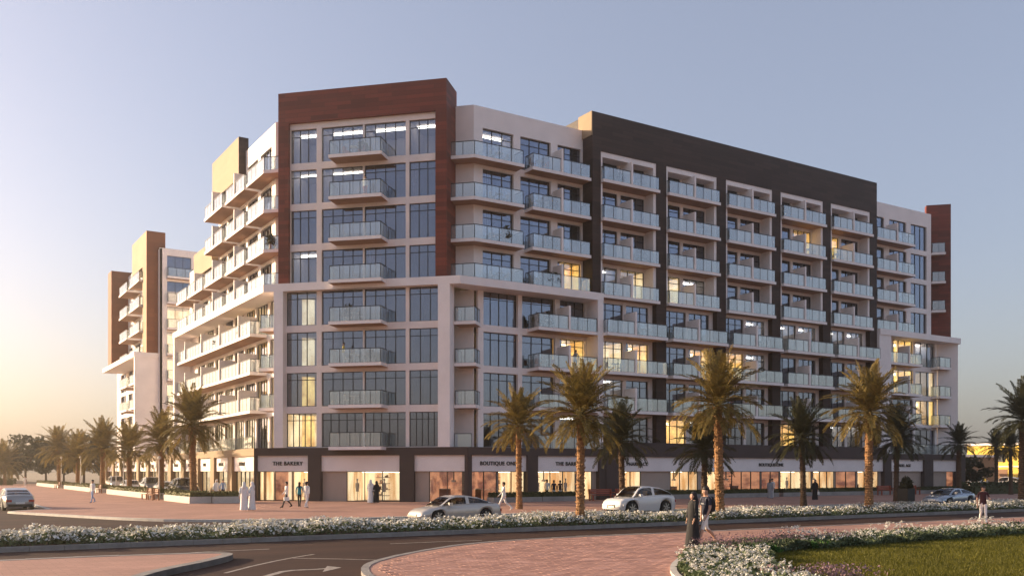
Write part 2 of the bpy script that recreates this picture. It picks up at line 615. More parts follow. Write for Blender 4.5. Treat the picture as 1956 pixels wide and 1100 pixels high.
# white frame round the lower half of the corner, running on as a cornice along both wings
m = MB()
bpart('white_pillar', MB().box(-7.35, -6.55, -0.65, 0.6, 4.4, 17.0), 'white', GA)
bpart('white_pillar', MB().box(6.5, 7.45, -0.65, 0.6, 4.4, 17.0), 'white', GA)
m = MB()
cor = [A2W(-6.9, -0.65), A2W(6.9, -0.65)]
xr = 99.41 - 63.9
cpoly = [(23.8, 75.61), A2W(-6.0, -0.65), (xr, 63.9), (49.45, 63.9), (49.45, 66.0), (38.0, 66.0), A2W(7.0, 0.25), A2W(-7.0, 0.25), (26.0, 78.0), (26.0, 107.6), (23.8, 107.6)]
m.prism(cpoly, 17.0, 17.62)
bpart('cornice', m, 'white')

# --- wing between the corner and the dark brick block
opR = [(38.59, 41.53), (42.19, 45.23), (45.93, 48.4)]
wall_grid(main, GR, 37.76, 48.7, 65.7, 17.4, 31.8, opR, fl(up), 'white')
opR2 = [(38.6, 41.9), (42.3, 45.6), (46.1, 48.8)]
wall_grid(main, GR, 38.1, 48.85, 65.6, 4.3, 17.0, opR2, fl(lo), 'white')
m = MB().box(7.1, 8.6, 2.21, 2.5, 17.4, 31.8).box(7.0, 8.55, 2.21, 2.5, 4.3, 17.0)
bpart('wall', m, 'plaster', GA)
litR = {(7, 0): 'strip', (4, 2): 'warm', (2, 2): 'warm', (0, 2): 'strip', (5, 0): 'curtain', (6, 0): 'curtain'}
for n in range(8):
    for k, (a, b) in enumerate(opR if n > 3 else opR2):
        window(main, GR, a, 65.9, zb(n), b - a, WH, 3 if (k or n > 3) else 4, True, litR.get((n, k), 'dark'))
    if n > 3:
        window(main, GA, 7.85, 2.19, zb(n), 0.5, 2.3, 1, False, 'dark', 0.25)
    # wrap-round balcony at the corner
    if n > 3:
        p0 = A2W(7.1, 0.83)
        ox, oy = p0
        pts = [p0, (37.11, 64.4), (41.76, 64.4), (41.76, 65.7)]
        bk = [(37.76, 65.7), A2W(7.1, 2.21)]
        balcony(main, GR, ox, oy, zb(n) - 0.02 + (0.2 if n == 4 else 0), [(a - ox, b - oy) for a, b in pts], [(a - ox, b - oy) for a, b in bk], pane=1.05, open_segs=())
        balcony(main, GR, 42.57, 65.7, zb(n) - 0.02 + (0.2 if n == 4 else 0), rect(5.95, 1.3), pane=1.0, sep=(2.95,))
    else:
        if n:
            balcony(main, GA, 7.47, 2.21, zb(n) - 0.02, rect(1.75, 1.75), pane=0.9)
            balcony(main, GR, 42.8, 65.6, zb(n) - 0.02, rect(6.03, 1.72), pane=1.0, sep=(3.1,))
bpart('white_fin', MB().box(48.86, 49.44, 63.92, 66.0, 4.4, 17.0), 'white')

# --- dark brick block with five balcony bays
X0 = [49.45 + 7.36 * k for k in range(5)]
BW = 6.2
m = MB()
m.box(48.57, 86.21, 64.3, 66.2, 29.8, 33.05)
edges = [48.57] + [v for x in X0 for v in (x, x + BW)] + [86.21]
for i in range(0, len(edges), 2):
    m.box(edges[i], edges[i + 1], 64.3, 66.2, 4.4 if i else 17.62, 29.8)
bpart('dark_brick_frame', m, 'brick_dark')
bpart('sunlit_face', MB().box(48.47, 48.57, 64.3, 66.2, 31.0, 33.05), 'sunlit_stone')  # sunlight painted on the dark frame's side, only above the roof
bpart('dark_brick_return', MB().box(48.7, 86.0, 66.2, 72.0, 31.2, 33.04), 'brick_dark')
litT = {(4, 0): ('strip', 'cream'), (2, 0): ('cream', 'warm'), (4, 1): ('cream', 'strip'), (3, 2): ('dark', 'strip'), (3, 3): ('strip', 'strip'), (3, 4): ('strip', 'strip'), (2, 1): ('curtain', 'warm'), (2, 2): ('warm', 'strip'), (6, 3): ('dark', 'warm'), (6, 4): ('warm', 'dark'), (0, 1): ('warm', 'strip'), (0, 3): ('warm', 'dark'), (0, 2): ('dark', 'dark'), (0, 4): ('strip', 'strip'), (1, 4): ('dark', 'curtain'), (1, 0): ('strip', 'dark')}
for k, x in enumerate(X0):
    m = MB()
    m.box(x, x + 0.22, 64.36, 65.6, 17.3, 29.8).box(x + BW - 0.3, x + BW, 64.36, 65.6, 17.3, 29.8).box(x + 0.22, x + BW - 0.3, 64.36, 65.6, 29.35, 29.8)
    bpart('bay_lining', m, 'white')
    o1 = [(x + 0.25, x + 2.75), (x + 3.1, x + 5.85)]
    wall_grid(main, GR, x, x + BW, 65.5, 17.3, 29.8, o1, [(zb(n), zb(n) + (WH - 0.35 if n == 7 else WH)) for n in up], 'white')
    o2 = [(x + 0.08, x + 2.85), (x + 3.2, x + 5.75)]
    wall_grid(main, GR, x, x + BW, 64.85, 4.3, 17.3, o2, fl(lo), 'plaster')
    for n in range(8):
        lt = litT.get((n, k), ('curtain' if rnd.random() < 0.25 else 'dark', 'curtain' if rnd.random() < 0.25 else 'dark'))
        oo = o1 if n > 3 else o2
        h = WH - 0.35 if n == 7 else WH
        yy = 65.62 if n > 3 else 64.97
        for q in (0, 1):
            a, b = oo[q]
            window(main, GR, a, yy, zb(n), b - a, h, 3 if (n < 4 or q) else 2, k < 3, lt[q])
        if n > 3:
            balcony(main, GR, x + 0.03, 65.5, zb(n) - 0.02, rect(6.3, 1.58), pane=1.05, sep=(3.1,), single=k > 1)
        elif n:
            balcony(main, GR, x - 0.05, 64.85, zb(n) - 0.02, rect(6.75, 1.55), pane=1.05, sep=(3.1,), single=k > 1)

# --- right end wing
opE = [(87.2, 89.3), (90.2, 93.2), (94.0, 96.9)]
wall_grid(main, GR, 86.21, 97.7, 65.7, 17.4, 31.7, opE, fl(up), 'white')
opE2 = [(89.0, 90.4), (90.8, 94.4), (94.8, 98.4)]
wall_grid(main, GR, 88.2, 98.8, 65.7, 4.3, 17.0, opE2, fl(lo), 'white')
for n in range(8):
    for q, (a, b) in enumerate(opE if n > 3 else opE2):
        lt = {(3, 1): 'warm', (3, 2): 'strip', (2, 1): 'warm', (1, 2): 'warm', (2, 2): 'cream'}.get((n, q), 'dark')
        window(main, GR, a, 65.85, zb(n), b - a, WH, 3 if b - a > 2.5 else 2, False, lt)
    if n > 3:
        balcony(main, GR, 86.4, 65.7, zb(n) - 0.02, rect(6.5, 1.35), pane=1.05, sep=(3.4,), single=True)
        if n > 4:
            balcony(main, T(97.75 - 30, 66.1 - 70) @ RZ(R(-45)), 0.35, 0.9, zb(n) - 0.02, rect(1.5, 1.1), pane=0.8, single=True)
    elif n:
        balcony(main, GR, 88.4, 65.7, zb(n) - 0.02, rect(5.7, 1.4), pane=1.05, sep=(3.4,), single=True)
        balcony(main, GR, 97.6, 65.7, zb(n) - 0.02, rect(2.1, 1.2), pane=0.9, single=True)
GE = T(97.6 - 30, 66.0 - 70) @ RZ(R(-45))
bpart('brick_fin', MB().box(0.0, 2.62, 1.0, 1.9, 17.62, 33.05), 'brick_red', GE)
m = MB().box(86.25, 88.2, 64.0, 65.9, 4.4, 17.0)
bpart('white_fin', m, 'white')
m = MB().prism([(86.25, 63.9), (100.6, 63.9), (101.6, 65.2), (99.0, 68.5), (86.25, 66.0)], 17.0, 17.62)
bpart('cornice', m, 'white')
bpart('wall', MB().box(1.15, 3.3, 0.7, 6.0, 4.3, 17.0), 'white', GE)

# --- left wing along the street (x' = -Y)
def LX(Y):
    return -Y
xl = 25.6
opL = [(-82.0, -79.0), (-85.8, -82.8), (-88.9, -86.4)]
wall_grid(main, GL, -88.9 - 0.1, -78.03, xl, 17.4, 31.8, sorted(opL), fl(up), 'white')
opL3 = [(-92.2, -89.6), (-95.2, -92.7)]
wall_grid(main, GL, -95.6, -89.0, xl, 17.4, 30.0, sorted(opL3), fl(up), 'white')
opL4 = [(-98.9, -96.4), (-102.2, -99.6), (-106.2, -103.2)]
wall_grid(main, GL, -107.4, -95.6, xl, 17.4, 24.4, sorted(opL4), [(zb(4), zb(4) + WH), (zb(5), zb(5) + 2.4)], 'white')
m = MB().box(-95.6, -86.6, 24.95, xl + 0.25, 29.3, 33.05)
bpart('sunlit_frame', m, ['sunlit_stone'], GL)  # street face of the dark frame, low sun painted into its colour
bpart('dark_brick_return', MB().box(-86.6, -86.45, 24.95, xl + 0.25, 29.3, 33.05), 'brick_dark', GL)
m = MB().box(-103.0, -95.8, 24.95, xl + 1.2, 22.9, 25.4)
bpart('sunlit_frame', m, 'sunlit_stone', GL)  # lower frame, its sunlit look likewise held in the colour
opLL = [(-79.6, -76.9), (-83.3, -80.1), (-86.7, -83.7), (-90.1, -87.1), (-93.5, -90.5), (-97.0, -93.9), (-100.5, -97.4), (-104.0, -100.9)]
wall_grid(main, GL, -107.0, -75.6, xl, 4.3, 17.0, sorted(opLL), fl(lo), 'white')
m = MB().box(-8.6, -7.1, 2.21, 2.5, 17.4, 31.8).box(-8.55, -7.0, 2.21, 2.5, 4.3, 17.0)
bpart('wall', m, 'plaster', GA)
bpart('white_fin', MB().box(-107.6, -107.0, 23.85, xl + 0.3, 4.4, 17.0), 'white', GL)
glowL = ['warm', 'cream', 'cream', 'curtain', 'cream', 'warm', 'cream', 'cream']  # rooms set glowing to stand in for golden sky reflected in the panes
for n in range(8):
    if n > 3:
        ops = opL + opL3 + (opL4 if n < 6 else [])
    else:
        ops = opLL
    for q, (a, b) in enumerate(ops):
        window(main, GL, a, xl + 0.15, zb(n), b - a, WH if not (n == 5 and a < -96) else 2.4, 4 if n < 4 else 3, False, glowL[(n * 5 + q * 3) % 8] if n < 4 else ('curtain' if (n + q) % 3 == 0 else 'dark'))
    if n > 3:
        dz = 0.2 if n == 4 else 0
        p0 = A2W(-7.1, 0.83)
        c1 = (24.3, 77.21)
        pts = [(-81.9, 25.6), (-81.9, 24.3), (-c1[1], 24.3), (-p0[1], p0[0])]
        bk = [(-A2W(-7.1, 2.21)[1], A2W(-7.1, 2.21)[0]), (-77.86, 25.6)]
        ox, oy = pts[0]
        balcony(main, GL, ox, oy, zb(n) - 0.02 + dz, [(a - ox, b - oy) for a, b in pts], [(a - ox, b - oy) for a, b in bk], pane=1.05)
        balcony(main, GL, -88.5, xl, zb(n) - 0.02 + dz, rect(5.95, 1.35), pane=1.0, sep=(3.0,), single=True)
        balcony(main, GL, -95.4, xl, zb(n) - 0.02 + dz, rect(6.3, 1.5), pane=1.0, sep=(3.1,), single=True)
        if n < 6:
            balcony(main, GL, -102.3, xl, zb(n) - 0.02 + dz, rect(6.0, 1.5), pane=1.0, sep=(3.0,), single=True)
            balcony(main, GL, -107.2, xl, zb(n) - 0.02 + dz, rect(4.3, 1.5), pane=1.0, single=True)
    elif n:
        balcony(main, GA, -9.2, 2.21, zb(n) - 0.02, rect(1.72, 1.75), pane=0.9)
        balcony(main, GL, -106.9, xl, zb(n) - 0.02, rect(26.6, 1.5), pane=1.1, sep=(3.6, 10.3, 17.0, 23.2), single=True)

# --- roof, floors and inner core: closes the volume behind the rooms
core = MB()
ring = [(29.9, 79.5), (39.5, 70.0), (96.0, 70.0), (96.0, 84.0), (46.0, 84.0), (43.0, 86.0), (43.0, 95.4), (29.9, 95.4)]
core.prism(ring, 0.2, 31.2, 0, 1)
core.prism([(29.9, 95.4), (43.0, 95.4), (43.0, 107.3), (29.9, 107.3)], 0.2, 24.0, 0, 1)
bpart('core', core, ['plaster', 'roof_grey'])
rf = MB()
rf.prism([(25.9, 78.1), A2W(-7.0, 2.5), A2W(7.0, 2.5), (38.0, 66.0), (97.0, 66.2), (97.0, 70.2), (39.6, 70.2), (30.1, 79.7), (30.1, 95.4), (25.9, 95.4)], 30.3, 30.55)
rf.prism([(25.9, 95.6), (30.1, 95.6), (30.1, 107.2), (25.9, 107.2)], 23.6, 23.85)
bpart('roof', rf, 'roof_grey')
bpart('wall', MB().box(25.9, 43.0, 107.05, 107.35, 4.3, 24.4).box(97.4, 97.7, 66.0, 84.0, 4.3, 31.7).box(25.9, 30.0, 95.5, 95.75, 23.5, 30.3), 'white')
wm = MB().box(26.0, 30.0, 95.76, 95.9, 29.3, 31.9)
# ------------------------------------------------------------------ ground-floor shops (podium)
def letters(txt, F, x, y, z, size, parent):
    cu = bpy.data.curves.new('lettering', 'FONT')
    cu.body = txt
    cu.size = size
    cu.extrude = 0.03
    cu.offset = size * 0.018
    cu.align_x = 'CENTER'
    cu.align_y = 'CENTER'
    cu.space_character = 1.12
    tmp = bpy.data.objects.new('lettering_tmp', cu)
    COL.objects.link(tmp)
    bpy.context.view_layer.update()
    me = bpy.data.meshes.new_from_object(tmp.evaluated_get(bpy.context.evaluated_depsgraph_get()))
    bpy.data.objects.remove(tmp)
    me.name = 'lettering'
    me.materials.clear()
    me.materials.append(M['letter'])
    return put('lettering', me, parent, T(x, y, z) @ Matrix.Rotation(R(90), 4, 'X'))
def podium(F, x0, x1, y, bays, ztop=4.4, pil='podium_dark', band='podium_dark', depth=5.5, zf=3.78):
    """bays: (xa, xb, text, text x, kinds) with kinds a list of (from, to, room) in metres along the bay; the rest of the bay is solid panel"""
    m = MB()
    m.box(x0, x1, y, y + 0.5, zf, ztop)
    bpart('podium_band', m, band, F)
    cur = x0
    spans = []
    for b in bays:
        if b[0] - cur > 0.05: spans.append((cur, b[0]))
        cur = b[1]
    if x1 - cur > 0.05: spans.append((cur, x1))
    for a, b in spans:
        bpart('pillar', MB().box(a, b, y + 0.003, y + 1.0, 0.12, zf), pil, F)
    for xa, xb, txt, tx, kinds in bays:
        s = bpart('shop_sign', MB().box(xa, xb, y + 0.22, y + 0.42, 2.52, zf), 'white', F)
        if txt:
            letters(txt, F, tx, y + 0.19, 3.13, 0.42, s)
        cur = xa
        for a, b, room in kinds:
            if a - cur > 0.05: bpart('shop_panel', MB().box(cur, a, y + 0.45, y + 0.6, 0.12, 2.52), 'beige', F)
            window(main, F, a, y + 0.4, 0.13, b - a, 2.39, max(1, round((b - a) / 1.3)), False, room, 4.0)
            cur = b
        if xb - cur > 0.05: bpart('shop_panel', MB().box(cur, xb, y + 0.45, y + 0.6, 0.12, 2.52), 'beige', F)
ya = -0.5
podium(GA, -9.18, 8.86, ya, [
    (-8.95, -4.45, 'THE BAKERY', -6.3, [(-8.9, -7.6, 'shop'), (-7.55, -6.0, 'shopbrown'), (-5.95, -4.5, 'shop')]),
    (-3.36, 3.3, '', 0, [(-1.3, 3.25, 'shop')]),
    (4.47, 8.6, '', 0, [(5.6, 8.55, 'shopbrown')])])
pr = 63.6
podium(GR, 36.06, 49.45, pr, [
    (36.4, 41.54, 'BOUTIQUE ONE', 38.9, [(36.5, 38.9, 'shopbrown'), (39.0, 41.5, 'shop')]),
    (42.55, 48.76, 'THE BARBER', 45.7, [(42.7, 46.6, 'shop'), (46.7, 48.3, 'shop')])])
podium(GR, 49.45, 86.9, pr - 0.05, [
    (51.0, 86.5, 'PHARMACY', 53.0, [(51.2, 53.6, 'shop'), (57.0, 60.3, 'shop'), (61.0, 62.6, 'shop'), (63.3, 68.4, 'shopbrown'), (68.5, 71.0, 'shopbrown'), (71.1, 75.6, 'shop'), (75.7, 79.0, 'shop'), (79.2, 82.4, 'shopbrown'), (82.6, 86.0, 'shop')])], ztop=5.0, zf=3.78)
letters('BOUTIQUE ONE', GR, 69.6 - 30, pr - 0.05 + 0.19 - 70, 3.13, 0.42, main)
podium(GR, 86.95, 101.0, pr, [
    (87.7, 93.41, 'ADEL AGE', 90.2, [(87.8, 88.4, 'shopbrown')]),
    (95.01, 99.5, '', 0, [(98.0, 99.4, 'shopbrown')])])
# street side: pillars and band with sunlight painted into their colour
pl = 23.5
txts = ['MARKET', 'BOOKS', 'DELI', 'CAFE', 'FLORIST', 'GIFTS', 'TEA', 'PHOTO', 'SHOES']
bays = []
Y = 77.2
k = 0
while Y < 148:
    w = 4.6 if k else 6.4
    bays.append((-(Y + w), -Y, txts[k % 9] if Y < 140 else '', -(Y + w * 0.62), [(-(Y + w) + 0.05, -Y - 0.05, 'shop' if k % 3 else 'shop')]))
    Y += w + 1.3
    k += 1
bays = bays[::-1]
podium(GL, -150.0, -76.95, pl, bays, pil='sunlit_stone', band='sunlit_stone')
# podium deck (the terrace on top) and the plinth under the shops
dk = MB()
deck = [(23.7, 77.2), A2W(-9.0, -0.3), A2W(8.9, -0.3), (36.9, 63.8), (100.8, 63.8), (100.8, 70.5), (39.7, 70.5), (30.2, 80.0), (30.2, 150.0), (23.7, 150.0)]
dk.prism(deck, 4.12, 4.34)
bpart('terrace', dk, 'concrete')
# level-one terrace balustrades
def terr(F, x0, x1, y, pane=1.2):
    g, r = MB(), MB()
    k = max(1, round((x1 - x0) / pane))
    for j in range(k):
        g.bar((x0 + (x1 - x0) * (j + .03) / k, y, 4.42), (x0 + (x1 - x0) * (j + .97) / k, y, 4.42), 0.016, 1.0)
    for j in range(k + 1):
        q = x0 + (x1 - x0) * j / k
        r.box(q - .018, q + .018, y - .018, y + .018, 4.34, 5.44)
    r.bar((x0, y, 5.44), (x1, y, 5.44), 0.06, 0.05)
    o = bpart('balustrade', r, 'rail_dark', F)
    put('glass_panel', g.mesh('glass_panel', 'glass_rail'), o)
terr(GR, 42.8, 48.8, 63.95)
terr(GA, 7.5, 8.9, 0.5)
terr(GR, 88.4, 99.0, 64.1)
terr(GL, -106.9, -80.0, 24.2)
# ------------------------------------------------------------------ far apartment building down the street
FLOC = (26.3, 126.0, 0.0)
far = tag(empty('apartment_building', FLOC), 'second apartment building farther down the street, with sunlit golden frame and rust brick fins', 'building')
KL, KR = T(-FLOC[0], -FLOC[1]) @ FL, T(-FLOC[0], -FLOC[1])
def fpart(name, mb, mats, F):
    return put(name, mb.mesh(name, mats), far, F)
allf = fl(range(8))
op = [(27.2, 30.2), (31.0, 34.0)]
wall_grid(far, KR, 26.3, 40.0, 126.0, 4.3, 31.0, op, allf, 'white')
ops = [(-134.3, -130.2), (-141.8, -138.2), (-147.0, -143.8), (-153.0, -149.0)]
wall_grid(far, KL, -156.0, -126.0, 26.3, 4.3, 30.9, sorted(ops), allf, 'white')
for n in range(8):
    for q, (a, b) in enumerate(op):
        window(far, KR, a, 126.12, zb(n), b - a, WH, 3, False, 'cream' if n < 6 else 'dark', 2.5)
    balcony(far, KR, 27.1, 126.0, zb(n) - 0.02, rect(3.3, 0.8), pane=1.1, single=True)
    for q, (a, b) in enumerate(ops):
        window(far, KL, a, 26.42, zb(n), b - a, WH, 3, False, 'curtain' if (n + q) % 3 == 0 else 'dark', 2.5)
    if n:
        balcony(far, KL, -136.2, 26.3, zb(n) - 0.02, rect(6.6, 1.9), pane=1.1, single=True)
        balcony(far, KL, -143.6, 26.3, zb(n) - 0.02, rect(5.6, 1.9), pane=1.1, single=True)
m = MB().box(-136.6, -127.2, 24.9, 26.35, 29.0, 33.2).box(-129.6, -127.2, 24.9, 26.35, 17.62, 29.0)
fpart('sunlit_frame', m, 'sunlit_stone', KL)  # far frame's street face, sunlight painted in as pale gold
fpart('rust_brick_return', MB().box(-127.2, -127.0, 24.9, 27.2, 17.62, 33.2), 'rust_stone', KL)
fpart('rust_brick_fin', MB().box(-150.0, -147.2, 24.0, 27.0, 17.62, 31.6), 'rust_stone', KL)
fpart('cornice', MB().box(-150.5, -126.6, 23.3, 26.35, 17.0, 17.62), 'white', KL)
fpart('white_fin', MB().box(-127.2, -126.7, 23.4, 26.4, 4.4, 17.0), 'white', KL)
fpart('core', MB().prism([(29.5, 129.0), (40.0, 129.0), (40.0, 155.5), (29.5, 155.5)], 0.2, 30.6, 0), 'roof_grey', KR)
fpart('roof', MB().prism([(26.5, 126.2), (40.0, 126.2), (40.0, 156.0), (26.5, 156.0)], 30.62, 30.8), 'roof_grey', KR)
fpart('wall', MB().box(39.7, 40.0, 126.3, 156.0, 0.2, 31.0).box(26.3, 39.7, 156.0, 156.3, 0.2, 31.0), 'white', KR)

# ------------------------------------------------------------------ low buildings in the distance on the right
mat('yellow_wall', (0.78, 0.55, 0.10), 0.8, var=0.08, scale=0.3)
mat('brown_wall', (0.30, 0.17, 0.10), 0.8, var=0.15, scale=0.3)
def low_building(name, loc, W, D, Hh, wallm, label, door=True, arch=True):
    e = tag(empty(name, loc), label, 'building')
    put('wall', MB().box(0, D, 0, W, 0, Hh).mesh('wall', wallm), e)
    put('cornice', MB().box(-0.3, D + 0.3, -0.3, W + 0.3, Hh, Hh + 0.4).mesh('cornice', 'white'), e)
    put('string_course', MB().box(-0.15, 0.0, 0, W, 3.3, 3.55).mesh('string_course', 'white'), e)
    k = int(W // 5.2)
    dm = MB().box(-0.06, 0.0, 0, 2.6, 0, 2.9).mesh('door', 'brown_wall')
    wmn = MB().box(-0.06, 0.0, 0, 1.6, 0, 1.5).mesh('window', 'frame_dark')
    for i in range(k):
        put('door', dm, e, T(0, 1.2 + 5.2 * i, 0))
        put('window', wmn, e, T(0, 1.6 + 5.2 * i, 4.3))
    return e
low_building('low_building', (172, 78, 0), 30, 14, 7.4, 'yellow_wall', 'low sunlit yellow building behind the palms at the right edge')
low_building('low_building', (150, 96, 0), 16, 12, 5.0, 'brown_wall', 'low brown building showing between the white block and the dark tree')

# ------------------------------------------------------------------ ground, roads, pavements
mat('sand', (0.30, 0.23, 0.16), 0.95, var=0.2, scale=0.05)
m_, n_, l_ = _nt('asphalt')
b_ = n_['Principled BSDF']
b_.inputs['Roughness'].default_value = 0.85
b_.inputs['Specular IOR Level'].default_value = 0.2
tc_ = n_.new('ShaderNodeTexCoord')
mp_ = n_.new('ShaderNodeMapping')
mp_.inputs['Scale'].default_value = (0.06, 0.7, 1)
no_ = n_.new('ShaderNodeTexNoise')
no_.inputs['Scale'].default_value = 1.0
no_.inputs['Detail'].default_value = 6
no2_ = n_.new('ShaderNodeTexNoise')
no2_.inputs['Scale'].default_value = 60
no2_.inputs['Detail'].default_value = 3
l_.new(tc_.outputs['Object'], mp_.inputs[0])
l_.new(mp_.outputs[0], no_.inputs['Vector'])
l_.new(tc_.outputs['Object'], no2_.inputs['Vector'])
r_ = n_.new('ShaderNodeValToRGB')
r_.color_ramp.elements[0].position = 0.32
r_.color_ramp.elements[0].color = (0.030, 0.0135, 0.010, 1)
r_.color_ramp.elements[1].position = 0.68
r_.color_ramp.elements[1].color = (0.062, 0.028, 0.019, 1)
l_.new(no_.outputs['Fac'], r_.inputs[0])
mx_ = n_.new('ShaderNodeMix')
mx_.data_type = 'RGBA'
mx_.blend_type = 'OVERLAY'
mx_.inputs['Factor'].default_value = 0.35
l_.new(r_.outputs[0], mx_.inputs[6])
l_.new(no2_.outputs['Fac'], mx_.inputs[7])
l_.new(mx_.outputs[2], b_.inputs['Base Color'])
bp_ = n_.new('ShaderNodeBump')
bp_.inputs['Strength'].default_value = 0.25
bp_.inputs['Distance'].default_value = 0.01
l_.new(no2_.outputs['Fac'], bp_.inputs['Height'])
l_.new(bp_.outputs['Normal'], b_.inputs['Normal'])
brickmat('paving', (0.47, 0.26, 0.195), (0.41, 0.22, 0.165), (0.30, 0.18, 0.14), 0.42, 0.21, rough=0.75, horiz=True, msize=0.008, bump=0.3, blotch=0.15)
mat('paver', (0.41, 0.215, 0.165), 0.75, var=0.25, scale=1.3, bump=0.15)
mat('paver_b', (0.35, 0.18, 0.14), 0.75, var=0.25, scale=1.3, bump=0.15)
mat('paver_c', (0.46, 0.25, 0.20), 0.75, var=0.2, scale=1.3, bump=0.15)
mat('joint', (0.17, 0.095, 0.078), 0.9, var=0.2, scale=3)
mat('paint_white', (0.34, 0.29, 0.25), 0.7, var=0.5, scale=5, detail=8)
mat('soil', (0.07, 0.045, 0.03), 0.95, var=0.3, scale=3, bump=0.5)
def sheet(name, pts, z, mt):
    me = bpy.data.meshes.new(name)
    a = sum(pts[i][0] * pts[(i + 1) % len(pts)][1] - pts[(i + 1) % len(pts)][0] * pts[i][1] for i in range(len(pts)))
    if a < 0: pts = pts[::-1]
    me.from_pydata([(p[0], p[1], z) for p in pts], [], [tuple(range(len(pts)))])
    me.materials.append(M[mt])
    return tag(put(name, me), kind='structure')
def slab(name, pts, z0, z1, mside, mtop):
    return tag(put(name, MB().prism(pts, z0, z1, 0, 1).mesh(name, [mside, mtop])), kind='structure')
def offset(pts, d):
    out = []
    for i, p in enumerate(pts):
        n = Vector((0, 0))
        for a, b in ((i - 1, i), (i, i + 1)):
            if a < 0 or b >= len(pts): continue
            v = (Vector(pts[b]) - Vector(pts[a])).normalized()
            n += Vector((-v.y, v.x))
        n.normalize()
        out.append((p[0] + n.x * d, p[1] + n.y * d))
    return out
def smooth_line(pts, n=2):
    for _ in range(n):
        q = [pts[0]]
        for a, b in zip(pts[:-1], pts[1:]):
            q += [(a[0] * .75 + b[0] * .25, a[1] * .75 + b[1] * .25), (a[0] * .25 + b[0] * .75, a[1] * .25 + b[1] * .75)]
        q.append(pts[-1])
        pts = q
    return pts
def strip(name, pts, w, z0, z1, mt, joints=1.0):
    """kerb: stones of about a metre along a line, its left side on the line"""
    dense = [pts[0]]
    for a, b in zip(pts[:-1], pts[1:]):
        L = math.hypot(b[0] - a[0], b[1] - a[1])
        k = max(1, int(L / joints))
        for j in range(1, k + 1):
            dense.append((a[0] + (b[0] - a[0]) * j / k, a[1] + (b[1] - a[1]) * j / k))
    o2 = offset(dense, w)
    m = MB()
    for i in range(len(dense) - 1):
        a, b, c, d = Vector(dense[i]), Vector(dense[i + 1]), Vector(o2[i + 1]), Vector(o2[i])
        g = 0.006
        dz = rnd.uniform(-0.003, 0.003)
        m.prism([tuple(a.lerp(b, g)), tuple(b.lerp(a, g)), tuple(c.lerp(d, g)), tuple(d.lerp(c, g))], z0, z1 + dz)
    return tag(put(name, m.mesh(name, mt)), kind='structure')
sheet('ground', [(-2500, -2500), (2500, -2500), (2500, 2500), (-2500, 2500)], -0.03, 'sand')
sheet('road', [(-80, -60), (300, -60), (300, 64), (24, 64), (24, 330), (-9, 330), (-9, 64), (-80, 64)], 0.0, 'asphalt')
front = [(140, 45.2), (60, 45.4), (20, 45.6)] + smooth_line([(20, 45.6), (15.5, 46.2), (11.5, 48.2), (9.3, 51.5), (8.0, 55.0), (6.4, 59.5), (5.2, 62.8)], 2)[1:] + [(4.9, 63.8), (5.4, 64.6), (7.3, 66.3), (7.4, 81), (7.4, 200)]
slab('pavement', front + [(34, 200), (34, 84), (42, 76), (140, 76)], -0.02, 0.12, 'concrete', 'paving')
strip('kerb', front[::-1], -0.28, -0.02, 0.128, 'kerb_white')
# planted median
bedf = [(-30, 33.0), (100, 33.3)]
slab('soil', [(-30, 33.2), (100, 33.5), (100, 36.4), (-30, 36.4)], -0.02, 0.13, 'concrete', 'soil')
strip('kerb', bedf, 0.25, -0.02, 0.16, 'kerb')
strip('kerb', [(100, 36.62), (-30, 36.62)], 0.22, -0.02, 0.16, 'kerb')
# near brick square on the right and the lawn island on it
sq = smooth_line([(60, 27.9), (25, 28.1), (18.6, 28.3), (15.6, 27.5), (13.2, 25.9), (11.2, 24.2), (9.7, 22.4), (8.7, 19.5), (8.3, 15), (8.3, -40)], 2)
slab('brick_square', [(300, 27.6)] + sq + [(300, -40)], -0.02, 0.085, 'concrete', 'paving')
strip('kerb', [(300, 27.6)] + sq, -0.2, -0.02, 0.10, 'kerb')
isl_out = [gp(px, py, 0.1) for px, py in ((2500, 994), (2100, 1005), (1956, 1012), (1850, 1019), (1700, 1029), (1520, 1042), (1400, 1051), (1320, 1062), (1297, 1076), (1291, 1090), (1300, 1104), (1340, 1130), (1440, 1190), (1600, 1300))]
isl_out = smooth_line(isl_out, 1)
isl = isl_out + [gp(2600, 1300, 0.1)]
slab('lawn', isl, 0.0, 0.15, 'concrete', 'soil')
strip('kerb', isl_out, -0.16, 0.0, 0.17, 'kerb_white', 0.6)
# brick island on the left
il = smooth_line([(-60, 28.9), (1.9, 28.7), (6.6, 28.2), (7.8, 27.6), (7.5, 26.6), (6.3, 25.0), (4.8, 23.3), (3.6, 21), (3.1, 15), (3.0, -40)], 2)
slab('brick_island', il + [(-60, -40)], -0.02, 0.15, 'kerb', 'paving')
strip('kerb', il, -0.3, -0.02, 0.16, 'kerb')
